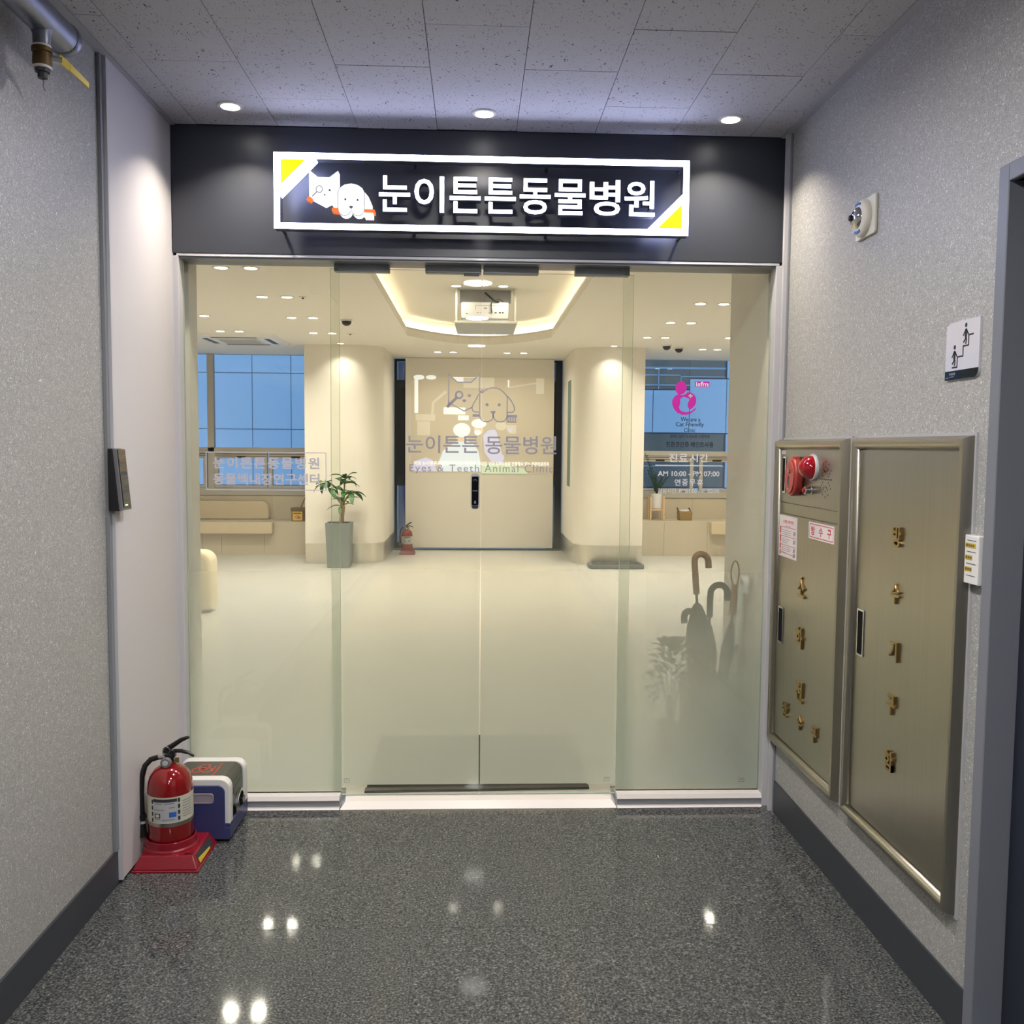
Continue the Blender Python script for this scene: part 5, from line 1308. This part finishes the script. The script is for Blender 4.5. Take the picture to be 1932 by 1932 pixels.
# plant on a little wooden stand on the right bench
wp = thing('plant_stand', 'light wooden plant stand holding a white pot on the right bench', 'plant stand', (2.435, 8.72, 0.485))
for a, b in ((-1, -1), (1, -1), (1, 1), (-1, 1)):
    part('leg', MB().box(2.435 + a * 0.088 - 0.011, 2.435 + a * 0.088 + 0.011, 8.72 + b * 0.070 - 0.011, 8.72 + b * 0.070 + 0.011, 0.485, 0.800), 'wood_light', wp, bevel=0.002, seg=1)
part('cross_bar', MB().box(2.36, 2.51, 8.642, 8.658, 0.615, 0.635).box(2.36, 2.51, 8.782, 8.798, 0.615, 0.635).box(2.427, 2.443, 8.65, 8.79, 0.618, 0.632), 'wood_light', wp)
wpot = thing('white_pot', 'white cylindrical pot in the wooden plant stand', 'pot', (2.435, 8.72, 0.636))
part('pot_body', MB().lathe([(0.0, 0.0), (0.064, 0.0), (0.072, 0.008), (0.076, 0.205), (0.070, 0.206), (0.066, 0.19), (0.0, 0.19)], (2.435, 8.72, 0.636), n=28), 'white_plastic', wpot, smooth=40)
zz = thing('fern_plant', 'dark arching fern-like plant in the white pot', 'plant', (2.435, 8.72, 0.826))
for k, (dx, dy, h) in enumerate(((-0.02, 0.0, 0.28), (-0.17, -0.02, 0.56), (-0.12, 0.05, 0.34), (0.10, 0.0, 0.30), (0.17, -0.03, 0.26), (-0.10, -0.06, 0.24))):
    st_ = [(2.435 + dx * (t ** 1.4), 8.72 + dy * t, 0.826 + h * t) for t in (0, 0.25, 0.5, 0.75, 1.0)]
    mb = MB().tube(st_, [0.008, 0.007, 0.006, 0.004, 0.002], 6)
    for j in range(2, 13):
        t = j / 13 * 0.98
        px, py, pz = 2.435 + dx * (t ** 1.4), 8.72 + dy * t, 0.826 + h * t
        for s_ in (-1, 1):
            ex = s_ * 0.036 * (1.15 - t * 0.6)
            mb.hull8([(px, py - 0.002, pz), (px + ex * 0.5, py - 0.002, pz + 0.002), (px + ex, py - 0.002, pz + 0.026), (px + ex * 0.4, py - 0.002, pz + 0.020)], [(px, py + 0.002, pz), (px + ex * 0.5, py + 0.002, pz + 0.002), (px + ex, py + 0.002, pz + 0.026), (px + ex * 0.4, py + 0.002, pz + 0.020)])
    part('frond', mb, 'leaf_dark', zz)

# little things on the benches
tb = thing('diffuser_tin', 'small brown tin with yellow pig label and a dark stick, on the left bench', 'tin', (-2.33, 8.62, 0.452))
part('tin', MB().prism(rrect(-2.41, -2.24, 0.452, 0.590, 0.008), FRONT(8.56), -0.13, 0.0), 'tin_brown', tb, bevel=0.006)
part('lid', MB().prism(rrect(-2.418, -2.232, 0.586, 0.630, 0.008), FRONT(8.552), -0.146, 0.0), 'tin_brown', tb, bevel=0.006)
lb_ = part('label_plate', MB().prism(rrect(-2.395, -2.270, 0.462, 0.578, 0.004), FRONT(8.56), 0.0, 0.003), 'tin_yellow', tb)
part('pig_print', MB().prism(circle(-2.335, 0.508, 0.034, 18, 0.028), FRONT(8.557), 0.0, 0.001).prism(circle(-2.305, 0.498, 0.016, 14), FRONT(8.557), 0.0, 0.001), 'pig_pink', lb_)
part('lettering_bars', MB().prism([(-2.385, 0.548), (-2.285, 0.548), (-2.285, 0.565), (-2.385, 0.565)], FRONT(8.557), 0.0, 0.001), 'tin_brown', lb_)
part('stick', MB().tube([(-2.31, 8.62, 0.60), (-2.26, 8.63, 0.72), (-2.21, 8.64, 0.82)], 0.006, 6), 'charcoal', tb)
bk = thing('tissue_basket', 'small square woven basket with white round top on the right bench', 'basket', (2.81, 8.70, 0.484))
part('basket_body', MB().hull8([(2.735, 8.62, 0.484), (2.900, 8.62, 0.484), (2.900, 8.78, 0.484), (2.735, 8.78, 0.484)], [(2.728, 8.61, 0.60), (2.905, 8.61, 0.60), (2.905, 8.79, 0.60), (2.728, 8.79, 0.60)]), 'basket', bk, bevel=0.006)
part('handle', MB().tube([(2.735, 8.70, 0.598), (2.722, 8.70, 0.63), (2.715, 8.70, 0.655)], 0.010, 6).tube([(2.895, 8.70, 0.598), (2.885, 8.70, 0.63), (2.870, 8.70, 0.65)], 0.010, 6), 'tin_brown', bk)
part('white_lid', MB().lathe([(0.0, 0.0), (0.070, 0.0), (0.072, 0.01), (0.06, 0.022), (0.0, 0.024)], (2.815, 8.70, 0.602), n=24), 'white_plastic', bk, smooth=50)

# cream sofa end behind the left pane
sf = thing('boucle_sofa', 'cream boucle sofa back with rounded corner behind the left pane', 'sofa', (-2.85, 4.32, ZF))
part('sofa_back', MB().prism(rrect(-3.5, -2.232, 0.045, 0.545, 0.10, 8, (0, 0, 1, 1)), FRONT(4.20), -0.24, 0.0), 'boucle', sf, bevel=0.035, seg=4, smooth=60)
part('plinth', MB().box(-3.46, -2.28, 4.23, 4.41, ZF, 0.05), 'charcoal', sf)

# flat pet scale in front of the right column and door mat
ps_ = thing('pet_scale', 'flat dark platform scale on the floor before the right column', 'scale', (1.67, 7.3, ZF))
part('platform', MB().prism(rrect(1.35, 2.0, 7.14, 7.47, 0.05), UPF(0), ZF, ZF + 0.05), 'scale_dark', ps_, bevel=0.012)
part('top_pad', MB().prism(rrect(1.39, 1.96, 7.18, 7.43, 0.03), UPF(0), ZF + 0.05, ZF + 0.054), 'rubber_mat', ps_)
part('display', MB().box(1.60, 1.76, 7.135, 7.142, ZF + 0.012, ZF + 0.032), 'grey_plastic', ps_)
dm = thing('door_mat', 'dark rubber door mat just inside the sliding doors', 'mat', (0.0, 0.5, ZF))
part('mat_pad', MB().hull8([(-0.455, 0.150, 0.0225), (0.465, 0.172, 0.0225), (0.475, 0.86, 0.0225), (-0.465, 0.84, 0.0225)], [(-0.455, 0.150, 0.031), (0.465, 0.172, 0.031), (0.475, 0.86, 0.031), (-0.465, 0.84, 0.031)]), 'rubber_mat', dm)
part('mat_edge', MB().hull8([(-0.460, 0.112, 0.0225), (0.470, 0.140, 0.0225), (0.470, 0.172, 0.0225), (-0.460, 0.150, 0.0225)], [(-0.460, 0.120, 0.030), (0.470, 0.148, 0.030), (0.470, 0.172, 0.032), (-0.460, 0.150, 0.032)]), 'black_plastic', dm)

# umbrella stand with umbrellas beside the right pier
us = thing('umbrella_stand', 'grey umbrella stand behind the right side pane', 'umbrella stand', (1.02, 0.40, ZF))
UX0, UX1, UY0, UY1 = 0.925, 1.135, 0.285, 0.500
part('bin', MB().ring([(UX0, UY0), (UX1, UY0), (UX1, UY1), (UX0, UY1)], [(UX0 + 0.006, UY0 + 0.006), (UX1 - 0.006, UY0 + 0.006), (UX1 - 0.006, UY1 - 0.006), (UX0 + 0.006, UY1 - 0.006)], UPF(0), ZF + 0.008, 0.42), 'umbrella_grey', us)
part('bin_floor', MB().box(UX0, UX1, UY0, UY1, ZF, ZF + 0.010), 'umbrella_grey', us)
part('bin_rim', MB().ring([(UX0 - 0.004, UY0 - 0.004), (UX1 + 0.004, UY0 - 0.004), (UX1 + 0.004, UY1 + 0.004), (UX0 - 0.004, UY1 + 0.004)], [(UX0 + 0.008, UY0 + 0.008), (UX1 - 0.008, UY0 + 0.008), (UX1 - 0.008, UY1 - 0.008), (UX0 + 0.008, UY1 - 0.008)], UPF(0), 0.415, 0.43), 'charcoal', us)
def umbrella(label, foot, head, m_, hm, hook=None, hr=0.045, can=0.62, cw=0.040, hang=0):
    f, h = Vector(foot), Vector(head); ax = (h - f).normalized(); L = (h - f).length
    t = thing('umbrella', label, 'umbrella', foot, 'umbrellas in the stand')
    part('shaft', MB().tube([f, h], 0.006, 8), 'charcoal', t, smooth=50)
    part('canopy', MB().lathe([(0.004, 0.0), (cw * 0.35, L * 0.08), (cw * 0.8, L * can * 0.5), (cw, L * can * 0.78), (cw * 0.82, L * can * 0.88), (cw * 0.55, L * can * 0.95), (cw * 0.36, L * can * 1.0), (0.008, L * can * 1.02)], f, ax, 24, (0.16, 6)), m_, t, smooth=50)
    if hook is not None:
        d = Vector(hook).normalized()
        g0 = f + ax * (L * (can + 0.06))
        pts = [g0, f + ax * (L - 0.01)]
        c = h + d * hr
        pts += [c - d * hr * math.cos(a) + ax * hr * math.sin(a) for a in [math.pi * k / 9 for k in range(1, 10)]]
        pts.append(pts[-1] - ax * 0.03)
        part('handle', MB().tube(pts, [0.0145] * len(pts), 10), hm, t, smooth=60)
    else:
        part('handle', MB().tube([f + ax * (L * (can + 0.06)), h], [0.016, 0.016], 10), hm, t, smooth=50)
        if hang:
            c = h + ax * 0.055
            part('strap', MB().tube([h + Vector((0.018 * math.sin(a), 0, 0.055 - 0.055 * math.cos(a))) for a in [2 * math.pi * k / 14 for k in range(15)]], 0.003, 6, False), hm, t)
    return t
umbrella('dark umbrella with a tall brown crook handle, highest in the stand', (1.030, 0.400, 0.04), (0.952, 0.39, 0.950), 'umbrella_dark', 'wood_handle', (1, 0.15, 0), 0.032, 0.78, 0.054)
umbrella('dark umbrella with a wide black crook handle, middle of the stand', (1.035, 0.455, 0.04), (1.036, 0.43, 0.800), 'umbrella_navy', 'charcoal', (1, 0.1, 0), 0.040, 0.80, 0.034)
umbrella('navy umbrella with a straight brown handle and wrist strap', (1.080, 0.370, 0.04), (1.128, 0.37, 0.845), 'umbrella_navy', 'wood_handle', None, 0, 0.78, 0.036, 1)
umbrella('short umbrella with a small dark crook on the left of the stand', (0.980, 0.345, 0.04), (0.945, 0.34, 0.715), 'umbrella_dark', 'charcoal', (-1, 0.1, 0), 0.022, 0.86, 0.034)
umbrella('clear umbrella with a white crook handle against the pier', (1.095, 0.310, 0.04), (1.130, 0.27, 0.870), 'light_grey', 'white_plastic', (0.1, -1, 0), 0.026, 0.62, 0.024)
sp = thing('leafy_pot_plant', 'low leafy plant behind the milky glass left of the umbrellas', 'plant', (0.915, 0.64, ZF))
part('pot', MB().lathe([(0.0, 0.0), (0.050, 0.0), (0.062, 0.14), (0.056, 0.14), (0.0, 0.12)], (0.915, 0.64, ZF), n=20), 'planter_grey', sp, smooth=40)
crown = MB()
for k in range(130):
    a, e = rnd.uniform(0, 6.28), rnd.uniform(-0.5, 1.3)
    rr = rnd.uniform(0.04, 0.10)
    c = Vector((0.915 + rr * math.cos(a) * math.cos(e), 0.64 + rr * math.sin(a) * math.cos(e), 0.36 + 0.17 * math.sin(e)))
    lm = leaf_mesh(0.06, 0.03); rot = Matrix.Rotation(a, 4, 'Z') @ Matrix.Rotation(-e * 0.6, 4, 'Y')
    crown.add([c + rot @ Vector(v) for v in lm.v], lm.f)
o_ = part('leaves', crown, 'leaf_grey', sp, smooth=60); o_['kind'] = 'stuff'
stm = MB()
for k in range(7):
    a = k * 0.9; stm.tube([(0.915, 0.64, 0.13), (0.915 + 0.03 * math.cos(a), 0.64 + 0.03 * math.sin(a), 0.28), (0.915 + 0.07 * math.cos(a), 0.64 + 0.07 * math.sin(a), 0.42)], 0.003, 5)
part('stems', stm, 'bark', sp)

# ------------------------------------------------------------------ the building across the street
nb = thing('neighbour_building', 'pale blue panelled building seen through the clinic windows', 'building', (0, 13.2, -1.0))
part('structure', MB().box(-10, 10, 13.03, 13.6, -1.0, 7.0), 'facade_gap', nb)
FN = FRONT(13.03)
def cell(name, x0, x1, z0, z1, m_, w=0.03):
    return part(name, MB().prism([(x0 + 0.006, z0 + 0.006), (x1 - 0.006, z0 + 0.006), (x1 - 0.006, z1 - 0.006), (x0 + 0.006, z1 - 0.006)], FN, 0.0, w), m_, nb)
for i in range(-7, 3):
    for j in range(-2, 3):
        cell('wall_panel', -3.955 + 0.68 * i, -3.955 + 0.68 * (i + 1), 1.727 + 0.99 * j, 1.727 + 0.99 * (j + 1), 'facade_panel')
for x0, x1, z0, z1 in ((1.9, 2.55, 1.73, 2.5), (2.55, 3.19, 1.73, 2.5), (3.19, 3.853, 1.73, 2.5), (3.853, 4.525, 1.73, 2.705), (4.525, 5.2, 2.715, 3.7), (4.525, 5.2, 1.73, 2.705), (4.525, 5.2, 0.74, 1.72), (4.525, 5.2, -0.25, 0.73), (3.853, 4.525, -0.25, 0.74), (5.2, 5.9, 2.715, 3.7), (5.2, 5.9, 1.73, 2.705), (5.2, 5.9, 0.74, 1.72), (5.2, 5.9, -0.25, 0.73), (3.19, 3.853, -0.25, 0.50)):
    cell('wall_panel', x0, x1, z0, z1, 'facade_panel')
cell('window_pane', 1.9, 3.853, 2.505, 4.2, 'facade_glass', 0.004); cell('window_pane', 3.853, 4.50, 2.71, 4.2, 'facade_glass', 0.004)
cell('window_pane', 1.9, 4.50, 0.745, 1.72, 'facade_glass', 0.004)
for a, b, c, d in ((1.9, 4.5, 2.875, 2.91), (1.9, 3.70, 2.755, 2.775), (3.70, 4.5, 2.735, 2.750), (1.9, 3.85, 2.575, 2.600), (3.275, 3.295, 2.51, 2.89), (3.685, 3.70, 2.60, 2.775), (1.9, 4.5, 1.12, 1.14)):
    part('mullion', MB().box(a, b, 13.005, 13.028, c, d), 'facade_mullion', nb)
